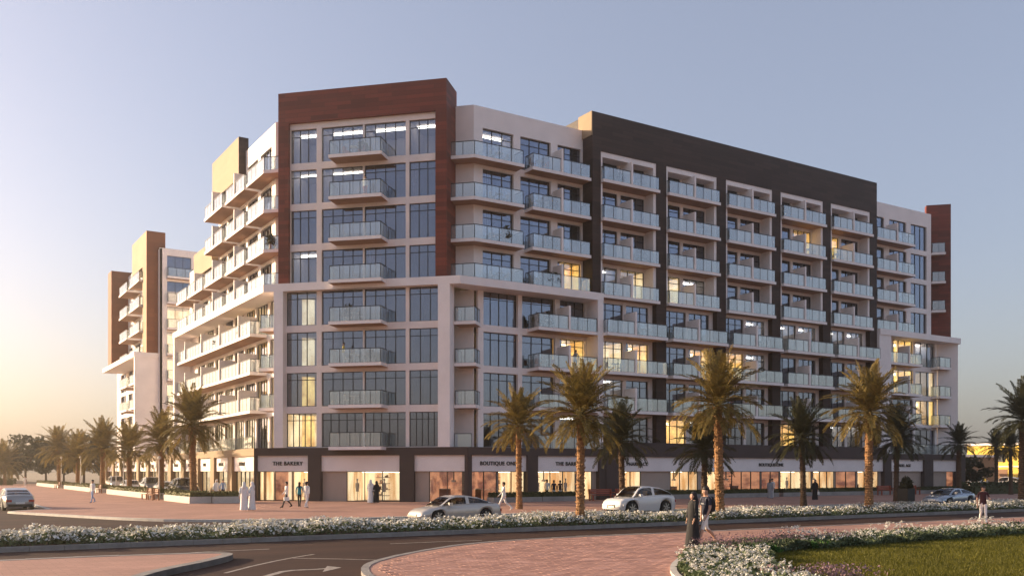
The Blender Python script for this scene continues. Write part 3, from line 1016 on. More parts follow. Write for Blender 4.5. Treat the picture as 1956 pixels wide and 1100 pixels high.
# painted lane lines (flat paint on the road)
def paint(pts, w):
    """polyline of paint through image-measured ground points"""
    g = [gp(*p) for p in pts]
    a = offset(g, w / 2)
    b = offset(g, -w / 2)
    me = bpy.data.meshes.new('road_marking')
    me.from_pydata([(p[0], p[1], 0.005) for p in a + b], [], [(i, i + 1, len(g) + i + 1, len(g) + i) for i in range(len(g) - 1)])
    me.materials.append(M['paint_white'])
    tag(put('road_marking', me), kind='structure')
for l in ([(300, 1059), (400, 1053), (515, 1048)], [(745, 1038), (840, 1034), (920, 1031.5)], [(1100, 1023), (1235, 1018)], [(1390, 1011), (1490, 1007)], [(1612, 1001), (1690, 998)], [(60, 1073), (130, 1069)]):
    paint(l, 0.13)
for l in ([(430, 1094), (480, 1081), (530, 1070), (565, 1063.5), (600, 1058)], [(560, 1065.5), (650, 1067), (742, 1069.5)]):
    paint(l, 0.11)
paint([(490, 1106), (512, 1099), (540, 1091), (560, 1088.5), (600, 1087), (635, 1084.5)], 0.2)
g = [gp(625, 1080.5), gp(652, 1083.5), gp(616, 1092)]
g2 = [gp(634, 1083.6), gp(640, 1084.9)]
me = bpy.data.meshes.new('road_marking')
me.from_pydata([(p[0], p[1], 0.0065) for p in g], [], [(0, 1, 2)])
me.materials.append(M['paint_white'])
tag(put('road_marking', me), kind='structure')

# pavers laid one by one where the square is near: running bond, each stone its own height
cx_, cy_ = math.cos(R(8)), math.sin(R(8))
from mathutils.geometry import intersect_point_tri_2d
def inside(p, poly):
    c = False
    j = len(poly) - 1
    for i in range(len(poly)):
        if (poly[i][1] > p[1]) != (poly[j][1] > p[1]) and p[0] < (poly[j][0] - poly[i][0]) * (p[1] - poly[i][1]) / (poly[j][1] - poly[i][1]) + poly[i][0]:
            c = not c
        j = i
    return c
sqi = offset(sq, 0.42)
sqpoly = [(60, 27.0)] + sqi + [(60, -40)]
def vis(p):
    d = p[0] * math.cos(_a) + p[1] * math.sin(_a)
    r = p[0] * math.sin(_a) - p[1] * math.cos(_a)
    if d < 5: return None
    return CXP + FPX * r / d, HYP + 2.4 * FPX / d, d
cells = []
for j in range(-20, 150):
    for i in range(-2, 130):
        lx, ly = i * 0.42 + (0.21 if j % 2 else 0), j * 0.21
        wx, wy = 6 + lx * cx_ + ly * cy_, 8 - lx * cy_ + ly * cx_
        v = vis((wx, wy))
        if not v or v[0] < -300 or v[0] > 2400 or v[1] > 1320 or v[2] > 36: continue
        if not inside((wx, wy), sqpoly) or inside((wx, wy), isl): continue
        cells.append((v[2] + (0 if -10 < v[0] < 1966 and v[1] < 1104 else 100), wx, wy))   # those in view first
cells.sort()
sq_o = bpy.data.objects['brick_square']
pv = [MB().box(-0.203, 0.203, -0.098, 0.098, 0, 0.012).mesh('paver', k) for k in ('paver', 'paver_b', 'paver_c')]
for d, x, y in cells[:290]:
    put('paver', pv[rnd.choice((0, 0, 1, 1, 2))], sq_o, T(x, y, 0.085 + rnd.uniform(-0.002, 0.003)) @ RZ(R(-8) + rnd.uniform(-.01, .01)))
rest = MB()
for d, x, y in cells[290:]:
    ca, sa = cx_, -cy_
    z1 = 0.096 + rnd.uniform(-0.002, 0.003)
    q = [(x + a * ca - b * sa, y + a * sa + b * ca) for a, b in ((-0.203, -0.098), (0.203, -0.098), (0.203, 0.098), (-0.203, 0.098))]
    rest.prism(q, 0.084, z1, rnd.choice((0, 0, 1, 1, 2)))
o = put('paving_stones', rest.mesh('paving_stones', ['paver', 'paver_b', 'paver_c']), sq_o)
o['kind'] = 'stuff'

# low planters with clipped hedges
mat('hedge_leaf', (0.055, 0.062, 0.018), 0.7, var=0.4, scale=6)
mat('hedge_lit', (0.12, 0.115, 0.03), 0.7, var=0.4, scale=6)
def leafcloud(n, fn, size, rng, mats, tilt=1.0, aspect=1.7, midx=None):
    """n leaf quads at points fn(rng, n) -> mesh arrays"""
    P = fn(rng, n)
    n = len(P)
    a = rng.normal(size=(n, 3))
    a /= np.linalg.norm(a, axis=1)[:, None]
    b = rng.normal(size=(n, 3))
    b -= (b * a).sum(1)[:, None] * a
    b /= np.linalg.norm(b, axis=1)[:, None]
    s = size * rng.uniform(0.6, 1.3, n)[:, None]
    a, b = a * s * aspect * 0.5, b * s * 0.5
    V = np.stack([P - a, P - b * 0.9, P + a, P + b * 0.9], 1).reshape(-1, 3)
    return V, np.arange(n * 4).reshape(-1, 4)
NR = np.random.default_rng(5)
def planter(x0, x1, y0, y1, label, wallm='concrete', hw=0.38, hh=0.34, leafm='hedge_leaf', dens=140):
    cx, cyy = (x0 + x1) / 2, (y0 + y1) / 2
    e = tag(empty('planter', (cx, cyy, 0.12)), label, 'planter', 'low planters with clipped hedges')
    hx, hy = (x1 - x0) / 2, (y1 - y0) / 2
    put('planter_wall', MB().box(-hx, hx, -hy, hy, 0, hw).mesh('planter_wall', wallm), e)
    mx = MB().box(-hx + .08, hx - .08, -hy + .08, hy - .08, hw, hw + hh * 0.8)
    n = int(dens * (x1 - x0 + y1 - y0) * 1.6)
    def fn(r, k):
        p = r.uniform(-1, 1, (k, 3))
        p[:, 0] *= hx - .05
        p[:, 1] *= hy - .05
        ax = r.integers(0, 3, k)
        s = np.sign(r.uniform(-1, 1, k))
        p[:, 2] = hw + hh * (p[:, 2] * .5 + .5)
        i = ax == 0
        p[i, 2] = hw + hh * r.uniform(.8, 1.1, i.sum())
        i = (ax == 1)
        p[i, 1] = s[i] * (hy - .06) + r.normal(0, .03, i.sum())
        i = (ax == 2)
        p[i, 0] = np.where(r.random(i.sum()) < .5, s[i] * (hx - .06), p[i, 0])
        return p
    V, F = leafcloud(n, fn, 0.09, NR, None)
    mb = mx.mesh('hedge', leafm)
    o = put('hedge', mb, e)
    put('hedge_leaves', npmesh('hedge_leaves', V, F, leafm), o)
    return e
planter(42.05, 46.2, 62.2, 63.2, 'low grey planter with dark hedge in front of the barber shop')
planter(55.2, 69.0, 62.2, 63.1, 'long low grey planter with hedge below the pharmacy windows')
planter(69.6, 86.0, 62.2, 63.1, 'long low grey planter with hedge below the right-hand boutique')
planter(37.5, 42.0, 62.2, 63.2, 'low grey planter with hedge behind the silver saloon car')
planter(87.5, 99.0, 62.4, 63.2, 'low grey planter with hedge at the far end of the shops')
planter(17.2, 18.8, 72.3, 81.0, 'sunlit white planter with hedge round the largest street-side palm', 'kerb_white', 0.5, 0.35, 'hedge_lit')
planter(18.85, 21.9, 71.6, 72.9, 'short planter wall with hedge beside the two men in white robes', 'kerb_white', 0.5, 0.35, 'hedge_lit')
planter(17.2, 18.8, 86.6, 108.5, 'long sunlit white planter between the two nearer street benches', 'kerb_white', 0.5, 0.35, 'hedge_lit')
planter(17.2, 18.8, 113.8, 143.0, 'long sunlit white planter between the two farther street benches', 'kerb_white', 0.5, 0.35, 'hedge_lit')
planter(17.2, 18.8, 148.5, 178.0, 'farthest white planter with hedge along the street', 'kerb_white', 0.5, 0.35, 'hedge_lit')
# ------------------------------------------------------------------ plants
def leafmat(name, c1, c2, rough=0.6, trans=0.3, scale=3):
    m, n, l = _nt(name)
    b = n['Principled BSDF']
    b.inputs['Roughness'].default_value = rough
    b.inputs['Specular IOR Level'].default_value = 0.3
    g = n.new('ShaderNodeNewGeometry')
    tc = n.new('ShaderNodeTexCoord')
    no = n.new('ShaderNodeTexNoise')
    no.inputs['Scale'].default_value = scale
    no.inputs['Detail'].default_value = 2
    l.new(tc.outputs['Object'], no.inputs['Vector'])
    ad = n.new('ShaderNodeMath')
    ad.operation = 'MULTIPLY_ADD'
    ad.inputs[1].default_value = 0.5
    l.new(g.outputs['Random Per Island'], ad.inputs[0])
    sb = n.new('ShaderNodeMath')
    sb.operation = 'MULTIPLY'
    sb.inputs[1].default_value = 0.5
    l.new(no.outputs['Fac'], sb.inputs[0])
    l.new(sb.outputs[0], ad.inputs[2])
    r = n.new('ShaderNodeValToRGB')
    r.color_ramp.elements[0].position = 0.15
    r.color_ramp.elements[1].position = 0.85
    r.color_ramp.elements[0].color = list(c1) + [1]
    r.color_ramp.elements[1].color = list(c2) + [1]
    l.new(ad.outputs[0], r.inputs[0])
    l.new(r.outputs[0], b.inputs['Base Color'])
    t = n.new('ShaderNodeBsdfTranslucent')
    l.new(r.outputs[0], t.inputs['Color'])
    mx = n.new('ShaderNodeMixShader')
    mx.inputs[0].default_value = trans
    l.new(b.outputs[0], mx.inputs[1])
    l.new(t.outputs[0], mx.inputs[2])
    l.new(mx.outputs[0], n['Material Output'].inputs[0])
    return m
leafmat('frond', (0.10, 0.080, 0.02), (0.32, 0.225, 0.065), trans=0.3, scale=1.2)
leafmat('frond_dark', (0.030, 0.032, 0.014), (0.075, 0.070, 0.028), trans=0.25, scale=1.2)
leafmat('tree_leaf', (0.022, 0.028, 0.012), (0.070, 0.070, 0.026), trans=0.25, scale=0.5)
leafmat('bed_leaf', (0.05, 0.08, 0.03), (0.19, 0.22, 0.11), trans=0.25, scale=0.8)
leafmat('lavender_leaf', (0.05, 0.075, 0.03), (0.16, 0.18, 0.10), trans=0.2, scale=0.9)
leafmat('lavender', (0.15, 0.085, 0.10), (0.30, 0.19, 0.22), trans=0.2, scale=2)
leafmat('green_tuft', (0.03, 0.10, 0.015), (0.10, 0.22, 0.04), trans=0.3, scale=2)
leafmat('petal', (0.62, 0.58, 0.50), (0.92, 0.90, 0.84), trans=0.2, scale=2)
leafmat('grass', (0.068, 0.068, 0.004), (0.175, 0.16, 0.014), trans=0.3, scale=0.6)
mat('flower_eye', (0.55, 0.36, 0.06), 0.7, var=0)
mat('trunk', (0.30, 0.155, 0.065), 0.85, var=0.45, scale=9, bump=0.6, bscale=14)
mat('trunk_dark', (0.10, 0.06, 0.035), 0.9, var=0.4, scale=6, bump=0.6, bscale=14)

def frond_arrays(L, e0, droop, rng, nl=34, wl=0.45):
    """one feather frond growing from the origin along +x; returns quads"""
    V, F = [], []
    pts = []
    x = z = 0.0
    e = e0
    n = 14
    for i in range(n + 1):
        pts.append((x, 0.0, z))
        x += math.cos(e) * L / n
        z += math.sin(e) * L / n
        e -= droop / n * (0.4 + 1.2 * i / n)
    P = np.array(pts)
    def along(t):
        f = min(t * n, n - 1e-6)
        i = int(f)
        return P[i] + (P[i + 1] - P[i]) * (f - i), (P[i + 1] - P[i]) / np.linalg.norm(P[i + 1] - P[i])
    def quad(a, b, c, d):
        k = len(V)
        V.extend([a, b, c, d])
        F.append((k, k + 1, k + 2, k + 3))
    for i in range(n):
        w0 = 0.035 * (1 - i / n) + 0.006
        w1 = 0.035 * (1 - (i + 1) / n) + 0.006
        a, b = P[i], P[i + 1]
        y = np.array((0, 1, 0))
        up = np.array((0, 0, 1.0))
        quad(a - y * w0, b - y * w1, b + up * w1, a + up * w0)
        quad(a + up * w0, b + up * w1, b + y * w1, a + y * w0)
    for s in (-1, 1):
        for j in range(nl):
            t = 0.14 + 0.86 * (j + rng.uniform(-.3, .3)) / nl
            t = min(max(t, 0.1), 0.995)
            c, d = along(t)
            ll = wl * (0.55 + 0.9 * math.sin(math.pi * min(1, (t * 0.92 + 0.08)))) * rng.uniform(.85, 1.1) * (1.1 - 0.5 * t)
            fw = 0.62 + 0.5 * t
            up = np.cross(d, (0, 1, 0)) * -1
            if up[2] < 0: up = -up
            v = d * fw + np.array((0, s, 0)) * (1.05 - 0.4 * t) + up * rng.uniform(0.05, 0.5)
            v /= np.linalg.norm(v)
            side = np.cross(v, up)
            side /= np.linalg.norm(side)
            tip = c + v * ll + np.array((0, 0, -0.16 * ll))
            mid = c + v * ll * 0.5
            w = 0.03
            quad(c - side * w * .5, mid - side * w, tip, mid + side * w)
    return np.array(V), np.array(F)
RNG = np.random.default_rng(11)
ELEV = [(82, 22), (68, 38), (53, 52), (37, 62), (19, 66), (0, 62), (-24, 50)]
FR_ARR = [frond_arrays(2.5, R(e), R(d), RNG) for e, d in ELEV]
FR_MESH = {k: [npmesh('frond', v, f, k) for v, f in FR_ARR] for k in ('frond', 'frond_dark')}
def crown_layout(rng, n=64):
    out = []
    for i in range(n):
        t = (i + 0.5) / n
        k = min(6, int(t ** 0.9 * 7))
        out.append((k, i * 2.39996 + rng.uniform(-.2, .2), rng.uniform(.85, 1.12), rng.uniform(-.12, .12), 0.35 * (1 - t)))
    return out
def rot_frond(k, ang, sc, roll, dz):
    return T(0, 0, dz) @ RZ(ang) @ Matrix.Rotation(roll, 4, 'X') @ Matrix.Diagonal((sc, sc, sc, 1)) @ T(0.06, 0, 0)
CROWN = {}
def crown_mesh(kind, var):
    if (kind, var) not in CROWN:
        rng = np.random.default_rng(100 + var)
        Vs, Fs, o = [], [], 0
        for k, a, s, r, dz in crown_layout(rng, 66):
            v, f = FR_ARR[k]
            mx = np.array(rot_frond(k, a, s, r, dz))
            Vs.append(v @ mx[:3, :3].T + mx[:3, 3])
            Fs.append(f + o)
            o += len(v)
        CROWN[(kind, var)] = npmesh('crown', np.concatenate(Vs), np.concatenate(Fs), kind)
    return CROWN[(kind, var)]
TRK = {}
def trunk_mesh(h, r, mt, lean):
    m = MB()
    n = int(h / 0.14)
    pts, rad = [], []
    for i in range(n + 1):
        t = i / n
        z = h * t
        base = r * (1.25 - 0.3 * min(1, t * 6)) if t < 0.17 else r * (0.95 - 0.08 * t)
        if t > 0.92: base *= 1 + (t - 0.92) * 3.2
        for q, f in ((0.0, 1.07), (0.5, 0.93)):
            if i == n and q: continue
            pts.append((lean * math.sin(t * 1.6) * 0.5, lean * 0.3 * t * t, z + q * h / n))
            rad.append(base * f * rnd.uniform(.97, 1.03))
    m.tube(pts, rad, 12)
    # cut frond stubs in a spiral
    for i in range(int(h * 16)):
        a, z = i * 2.39996, 0.25 + i / 16
        if z > h - 0.1: break
        t = z / h
        rr = r * 0.98
        cx, cy2 = lean * math.sin(t * 1.6) * 0.5 + math.cos(a) * rr, lean * 0.3 * t * t + math.sin(a) * rr
        ux, uy = -math.sin(a), math.cos(a)
        w, hh, dd = 0.07, 0.09, 0.045
        k = len(m.v)
        m.v += [(cx - ux * w, cy2 - uy * w, z), (cx + ux * w, cy2 + uy * w, z), (cx + math.cos(a) * dd, cy2 + math.sin(a) * dd, z + hh), (cx, cy2, z + hh * 1.5)]
        m.f += [(k, k + 1, k + 2), (k + 1, k + 3, k + 2), (k + 3, k, k + 2)]
        m.m += [0, 0, 0]
    return m.mesh('trunk', mt)
def palm(px, d, top, label, r=0.22, kind='frond', near=False, var=0, crown=1.0, z0=0.12, dark=False):
    x, y = at(px, d)
    h = 2.5 + (900 - top) * d / FPX - 2.2 * crown - z0
    e = tag(empty('date_palm', (x, y, z0), rnd.uniform(0, 6.28)), label, 'palm tree', 'date palms along the streets')
    lean = rnd.uniform(-.25, .25)
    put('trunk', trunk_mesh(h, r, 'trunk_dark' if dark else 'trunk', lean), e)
    cm = T(lean * math.sin(1.6) * 0.5, lean * 0.3, h) @ Matrix.Diagonal((crown, crown, crown, 1))
    if near:
        rng = np.random.default_rng(int(px))
        for k, a, s, rl, dz in crown_layout(rng, 74):
            put('frond', FR_MESH[kind][k], e, cm @ rot_frond(k, a, s, rl, dz))
    else:
        put('crown', crown_mesh(kind, var), e, cm)
    return e
palm(1108, 42.6, 712, 'tall sunlit date palm in the flower bed by the white car', 0.2, near=True, crown=.92)
palm(1375, 47.0, 690, 'tallest sunlit date palm in the flower bed behind the walking couple', 0.23, near=True, crown=1.02)
palm(1660, 55.0, 713, 'sunlit date palm in the flower bed left of the black planter box', 0.24, near=True, crown=1.08)
palm(992, 60.0, 752, 'sunlit date palm on the pavement by the first boutique sign', 0.19, var=1, crown=.95, kind='frond')
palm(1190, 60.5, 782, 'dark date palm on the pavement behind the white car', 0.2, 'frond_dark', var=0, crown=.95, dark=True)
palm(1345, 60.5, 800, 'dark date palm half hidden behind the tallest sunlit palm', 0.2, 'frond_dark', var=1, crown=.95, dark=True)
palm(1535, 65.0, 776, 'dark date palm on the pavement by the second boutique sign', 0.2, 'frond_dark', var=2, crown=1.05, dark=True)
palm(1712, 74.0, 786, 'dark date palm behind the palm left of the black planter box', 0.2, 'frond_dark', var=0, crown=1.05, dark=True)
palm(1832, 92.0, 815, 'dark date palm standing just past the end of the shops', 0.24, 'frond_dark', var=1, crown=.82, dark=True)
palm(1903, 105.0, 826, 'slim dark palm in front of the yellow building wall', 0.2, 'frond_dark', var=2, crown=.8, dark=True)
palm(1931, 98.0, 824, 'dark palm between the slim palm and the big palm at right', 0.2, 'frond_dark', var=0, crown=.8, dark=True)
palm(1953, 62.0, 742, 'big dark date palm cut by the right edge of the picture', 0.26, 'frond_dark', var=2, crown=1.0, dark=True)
palm(370, 74.5, 752, 'largest date palm on the sunlit street side', 0.27, near=True, crown=1.2)
palm(308, 86.0, 796, 'second date palm along the sunlit street, behind the nearest bench', 0.27, var=0, crown=1.15)
palm(247, 98.0, 814, 'third date palm along the sunlit street, before the sunlit shop signs', 0.27, var=1, crown=1.2)
palm(196, 110.0, 810, 'fourth date palm along the sunlit street, tall against the sky', 0.28, var=2, crown=1.3)
palm(148, 127.0, 834, 'fifth and lower date palm along the sunlit street', 0.28, var=0, crown=1.3)
palm(113, 140.0, 820, 'date palm rising above the dark trees at the left', 0.29, var=1, crown=1.4)
palm(9, 165.0, 850, 'date palm cut by the left edge of the picture', 0.29, var=2, crown=1.6)

# broad-leaved trees
def tree_arrays(rng, n, rx, rz):
    cl = rng.normal(size=(46, 3))
    cl /= np.linalg.norm(cl, axis=1)[:, None]
    cl *= (rng.uniform(.25, 1, 46) ** .5)[:, None]
    cl[:, 2] = cl[:, 2] * .9
    cs = rng.uniform(.16, .34, 46)
    which = rng.integers(0, 46, n)
    d = rng.normal(size=(n, 3))
    d /= np.linalg.norm(d, axis=1)[:, None]
    P = cl[which] + d * (cs[which] * rng.uniform(.5, 1, n) ** .5)[:, None]
    P *= (rx, rx, rz)
    return P
TREES = []
for v in range(3):
    rg = np.random.default_rng(30 + v)
    P = tree_arrays(rg, 5200, 3.2, 2.5)
    V, F = leafcloud(len(P), lambda r, n: P, 0.24, rg, None, aspect=1.6)
    TREES.append(npmesh('crown', V, F, 'tree_leaf'))
def trunk_tree(h):
    m = MB()
    m.tube([(0, 0, -0.1), (0.05, 0, h * .5), (0, 0.05, h)], [.2, .15, .12], 8)
    for i in range(6):
        a = i * 1.05 + .3
        m.tube([(0, 0.05, h * .8), (math.cos(a) * .9, math.sin(a) * .9, h + 1.0), (math.cos(a) * 2.0, math.sin(a) * 2.0, h + 2.0)], [.1, .06, .02], 6)
    return m.mesh('trunk', 'trunk_dark')
TT = trunk_tree(2.6)
TREEN = 0
def tree(px, d, sc, label, var=0, sy=1.0):
    x, y = at(px, d)
    e = tag(empty('broadleaf_tree', (x, y, -0.03), rnd.uniform(0, 6)), label, 'tree', 'broad-leaved trees in the distance')
    put('trunk', TT, e, Matrix.Diagonal((sc, sc, sc, 1)))
    put('crown', TREES[var], e, Matrix.Diagonal((sc * 1.1, sc * 1.1, sc * sy, 1)) @ T(0, 0, 4.2))
tree(48, 175, 1.35, 'round dark tree with a visible trunk at the left', 0)
tree(88, 190, 1.3, 'dark tree filling the gap left of the palm above the trees', 1)
tree(122, 185, 1.15, 'dark tree directly behind the palm above the trees', 2)
tree(160, 190, 1.45, 'broad dark tree between the fourth and fifth street palms', 0)
tree(192, 200, 1.1, 'low dark tree ending the left tree row beside the far shops', 1)
tree(18, 200, 1.0, 'low dark tree behind the palm at the left edge', 2)
tree(-14, 185, 1.2, 'dark tree cut off by the left edge of the picture', 1)
tree(225, 230, 1.1, 'faint tree beyond the far end of the sunlit pillars', 0)
tree(1858, 112, 0.62, 'dark round tree between the end of the shops and the yellow building', 0)
tree(2012, 120, 0.75, 'dark tree just beyond the right edge behind the big palm', 2)

def hedge(x0, x1, y0, y1, h, label, leafm='hedge_leaf'):
    cx, cyy = (x0 + x1) / 2, (y0 + y1) / 2
    hx, hy = (x1 - x0) / 2, (y1 - y0) / 2
    n = int(80 * (hx + hy) * h * 2)
    def fn(r, k):
        p = r.uniform(-1, 1, (k, 3)) * (hx, hy, 1)
        p[:, 2] = h * (0.1 + 0.9 * r.random(k) ** .6) + 0.12 * np.sin(p[:, 0] * 1.7) * np.cos(p[:, 1] * 2.3)
        return p
    V, F = leafcloud(n, fn, 0.22, NR, None)
    e = tag(empty('hedge', (cx, cyy, 0)), label, 'hedge')
    put('hedge_leaves', npmesh('hedge_leaves', V, F, leafm), e)
    put('hedge_core', MB().box(-hx * .97, hx * .97, -hy * .85, hy * .85, 0, h * .75).mesh('hedge_core', leafm), e)
a = at(1842, 98)
hedge(a[0], a[0] + 44, a[1] - 0.9, a[1] + 0.9, 1.35, 'long dark hedge in front of the yellow building')
a = at(60, 165)
hedge(-22, 15, a[1] + 3, a[1] + 5, 1.3, 'low hedge across the end of the sunlit street', 'hedge_lit')

# ------------------------------------------------------------------ flower beds and lawn (nobody could count these)
def discs(P, s, rng, tilt=0.5):
    """flower heads: two crossed quads facing mostly up"""
    n = len(P)
    nz = np.stack([rng.normal(0, tilt, n), rng.normal(0, tilt, n), np.ones(n)], 1)
    nz /= np.linalg.norm(nz, axis=1)[:, None]
    t = np.cross(nz, rng.normal(size=(n, 3)))
    t /= np.linalg.norm(t, axis=1)[:, None]
    b = np.cross(nz, t)
    s = s * rng.uniform(.7, 1.25, n)[:, None]
    c45 = 0.70711
    Vs = []
    for u, w in ((t, b), (t * c45 + b * c45, b * c45 - t * c45)):
        Vs.append(np.stack([P + u * s + nz * s * .25, P + w * s * .55, P - u * s + nz * s * .25, P - w * s * .55], 1).reshape(-1, 3))
    V = np.concatenate(Vs)
    return V, np.arange(len(V)).reshape(-1, 4)
def domes(P, s, rng):
    """rounded flower heads: four-sided domes"""
    n = len(P)
    s = (s * rng.uniform(.7, 1.2, n))[:, None]
    a = rng.uniform(0, 6.28, n)
    ring = [np.stack([np.cos(a + k * math.pi / 2), np.sin(a + k * math.pi / 2), np.zeros(n)], 1) for k in range(4)]
    top = P + np.array((0, 0, .62)) * s
    low = [P + r * s + np.array((0, 0, .05)) * s for r in ring]
    mid = [P + r * s * .72 + np.array((0, 0, .45)) * s for r in ring]
    V = np.stack(low + mid + [top], 1).reshape(-1, 3)
    base = (np.arange(n) * 9)[:, None]
    F = []
    for k in range(4):
        j = (k + 1) % 4
        F.append(np.concatenate([base + k, base + j, base + 4 + j, base + 4 + k], 1))
    Ft = [np.concatenate([base + 4, base + 5, base + 6, base + 7], 1)]
    V[8::9] = V[8::9]
    return V, np.concatenate(F + Ft)
def bump_h(x, y):
    return 0.5 + 0.26 * np.sin(x * 1.9 + 1.3 * np.sin(y * 2.1)) + 0.18 * np.sin(x * 4.3 + y * 3.1) + 0.2 * np.sin(x * .53 + 1)
def stuff(name, V, F, mt, label):
    o = put(name, npmesh(name, V, F, mt))
    tag(o, label, None, None, 'stuff')
    return o
rg = np.random.default_rng(3)
def bed_points(n):
    x = -3 + 72 * rg.random(n) ** 1.15
    y = rg.uniform(33.3, 36.4, n)
    c = bump_h(x, y)
    return x, y, c
n = 52000
x, y, c = bed_points(n)
hz = (0.16 + 0.30 * np.clip(c, 0, 1)) * np.clip((y - 33.15) * 2.2, .45, 1)
z = 0.13 + hz * rg.random(n) ** .55
P = np.stack([x, y, z], 1)
V, F = leafcloud(n, lambda r, k: P, 0.085, rg, None)
stuff('flower_bed_leaves', V, F, 'bed_leaf', 'green leaves of the white-flowering bed between the two roads')
n = 36000
x, y, c = bed_points(n)
keep = rg.random(n) < np.clip(c * 1.25, .12, 1)
x, y, c = x[keep], y[keep], c[keep]
hz = (0.18 + 0.32 * np.clip(c, 0, 1)) * np.clip((y - 33.15) * 2.2, .5, 1)
z = 0.15 + hz * rg.uniform(.62, 1.12, len(x))
V, F = discs(np.stack([x, y, z], 1), 0.062, rg, .8)
stuff('white_flowers', V, F, 'petal', 'white flowers of the long bed between the two roads')
# island bed: lavender, tufts and larger white flowers along its rim, lawn inside
line = np.array(isl_out)
seg = np.linalg.norm(np.diff(line, axis=0), axis=1)
cum = np.concatenate([[0], np.cumsum(seg)])
nrm = np.diff(line, axis=0)
nrm = np.stack([-nrm[:, 1], nrm[:, 0]], 1) / seg[:, None]
def rim(n, d0, d1, s0, s1):
    s = rg.uniform(s0, s1, n)
    i = np.clip(np.searchsorted(cum, s) - 1, 0, len(seg) - 1)
    t = (s - cum[i]) / seg[i]
    p = line[i] + (line[i + 1] - line[i]) * t[:, None]
    dd = rg.uniform(d0, d1, n)
    p = p + nrm[i] * dd[:, None]
    return p, dd
def s_at(px, py):
    g = np.array(gp(px, py, 0.1))
    k = np.argmin(np.linalg.norm(line - g, axis=1))
    return cum[k]
sA, sB, sC, sD, sE, sF = s_at(2500, 994), s_at(1850, 1019), s_at(1525, 1042), s_at(1306, 1066), s_at(1291, 1092), s_at(1440, 1190)
def rim_leaves(name, n, d0, d1, s0, s1, h, size, mt, label):
    p, dd = rim(n, d0, d1, s0, s1)
    z = 0.15 + h * rg.random(len(p)) ** .6 * (0.75 + 0.25 * np.sin(p[:, 0] * 2.7 + p[:, 1] * 1.9))
    P = np.concatenate([p, z[:, None]], 1)
    V, F = leafcloud(len(P), lambda r, k: P, size, rg, None, aspect=2.6)
    stuff(name, V, F, mt, label)
rim_leaves('lavender_leaves', 15000, .1, 1.75, sA, sB, .36, .06, 'lavender_leaf', 'grey-green lavender foliage along the right part of the lawn edge')
rim_leaves('lavender_leaves', 16000, .1, 1.75, sC, sD, .34, .06, 'lavender_leaf', 'grey-green lavender foliage beside the walking couple')
for s0, s1, q in ((sA, sB, 3000), (sC - 2.5, sD, 3600)):
    p, dd = rim(q, .0, 1.3, s0, s1)
    z = 0.15 + rg.uniform(.26, .5, len(p)) * (1.05 - dd * .25)
    P = np.concatenate([p, z[:, None]], 1)
    V, F = leafcloud(len(P), lambda r, k: P, .028, rg, None, aspect=2)
    stuff('lavender_blossom', V, F, 'lavender', 'pink-purple lavender blossom ' + ('at the right end of the bed' if s0 == sA else 'behind and beside the walking couple'))
rim_leaves('flower_bed_leaves', 15000, .1, 1.9, sB - .8, sC + .6, .34, .07, 'bed_leaf', 'leaves of the white-flowering strip along the middle of the lawn edge')
rim_leaves('flower_bed_leaves', 16000, .05, 2.3, sD - .3, sF, .30, .07, 'bed_leaf', 'leaves of the white-flowering clump at the tip of the island')
for s0, s1, q, lb in ((sB - .8, sC + .6, 1500, 'large white flowers along the middle of the lawn edge'), (sD - .2, sF, 1500, 'large white flowers at the tip of the lawn island')):
    p, dd = rim(q, .0, 2.2 if s1 == sF else 1.8, s0, s1)
    z = 0.15 + rg.uniform(.22, .40, len(p)) + (0.22 * np.clip(np.sin(p[:, 0] * 1.1 + 1.0), 0, 1) * (dd < .9) if s1 != sF else 0)
    P = np.concatenate([p, np.reshape(z, (-1, 1))], 1)
    P = np.repeat(P[:620], 9, 0) + rg.normal(0, .026, (620 * 9 if len(P) >= 620 else len(P) * 9, 3)) * (1, 1, .7)
    V, F = discs(P, 0.026, rg, .7)
    stuff('white_flowers', V, F, 'petal', lb)
for s0, s1 in ((sC - .2, sC + .9), (sC + 2.6, sC + 3.8), (sD - .9, sD - .1), (sA + (sB - sA) * .86, sB - .6)):
    rim_leaves('grass_tuft', 1500, .4, 1.8, s0, s1, .30, .09, 'green_tuft', 'bright green tuft of leaves among the lavender')
# lawn blades
n = 0
B = []
lx = np.array(isl)
gx0, gx1, gy0, gy1 = lx[:, 0].min(), min(lx[:, 0].max(), 55), lx[:, 1].min(), lx[:, 1].max()
tries = rg.uniform(0, 1, (640000, 2))
px_ = 1180 + tries[:, 0] * 1350
py_ = 1004 + 270 * tries[:, 1] ** 1.5
d_ = 2.35 * FPX / (py_ - HYP)
u_ = (px_ - CXP) / FPX
X_, Y_ = (math.cos(_a) + math.sin(_a) * u_) * d_, (math.sin(_a) - math.cos(_a) * u_) * d_
# keep what lies inside the bed's inner line
inner = [tuple(v) for v in (line[:-1] + nrm * 1.75)] + [isl[-1]]
poly = np.array(inner)
ins = np.zeros(len(X_), bool)
j = len(poly) - 1
for i in range(len(poly)):
    yi, yj, xi, xj = poly[i, 1], poly[j, 1], poly[i, 0], poly[j, 0]
    cnd = ((yi > Y_) != (yj > Y_))
    with np.errstate(divide='ignore', invalid='ignore'):
        cnd &= X_ < (xj - xi) * (Y_ - yi) / (yj - yi) + xi
    ins ^= cnd
    j = i
X_, Y_ = X_[ins][:380000], Y_[ins][:380000]
n = len(X_)
hh = rg.uniform(.05, .11, n)
aa = rg.uniform(0, 6.28, n)
w = .010
tip = np.stack([X_ + rg.normal(0, .03, n), Y_ + rg.normal(0, .03, n), .15 + hh], 1)
b0 = np.stack([X_ - np.cos(aa) * w, Y_ - np.sin(aa) * w, np.full(n, .15)], 1)
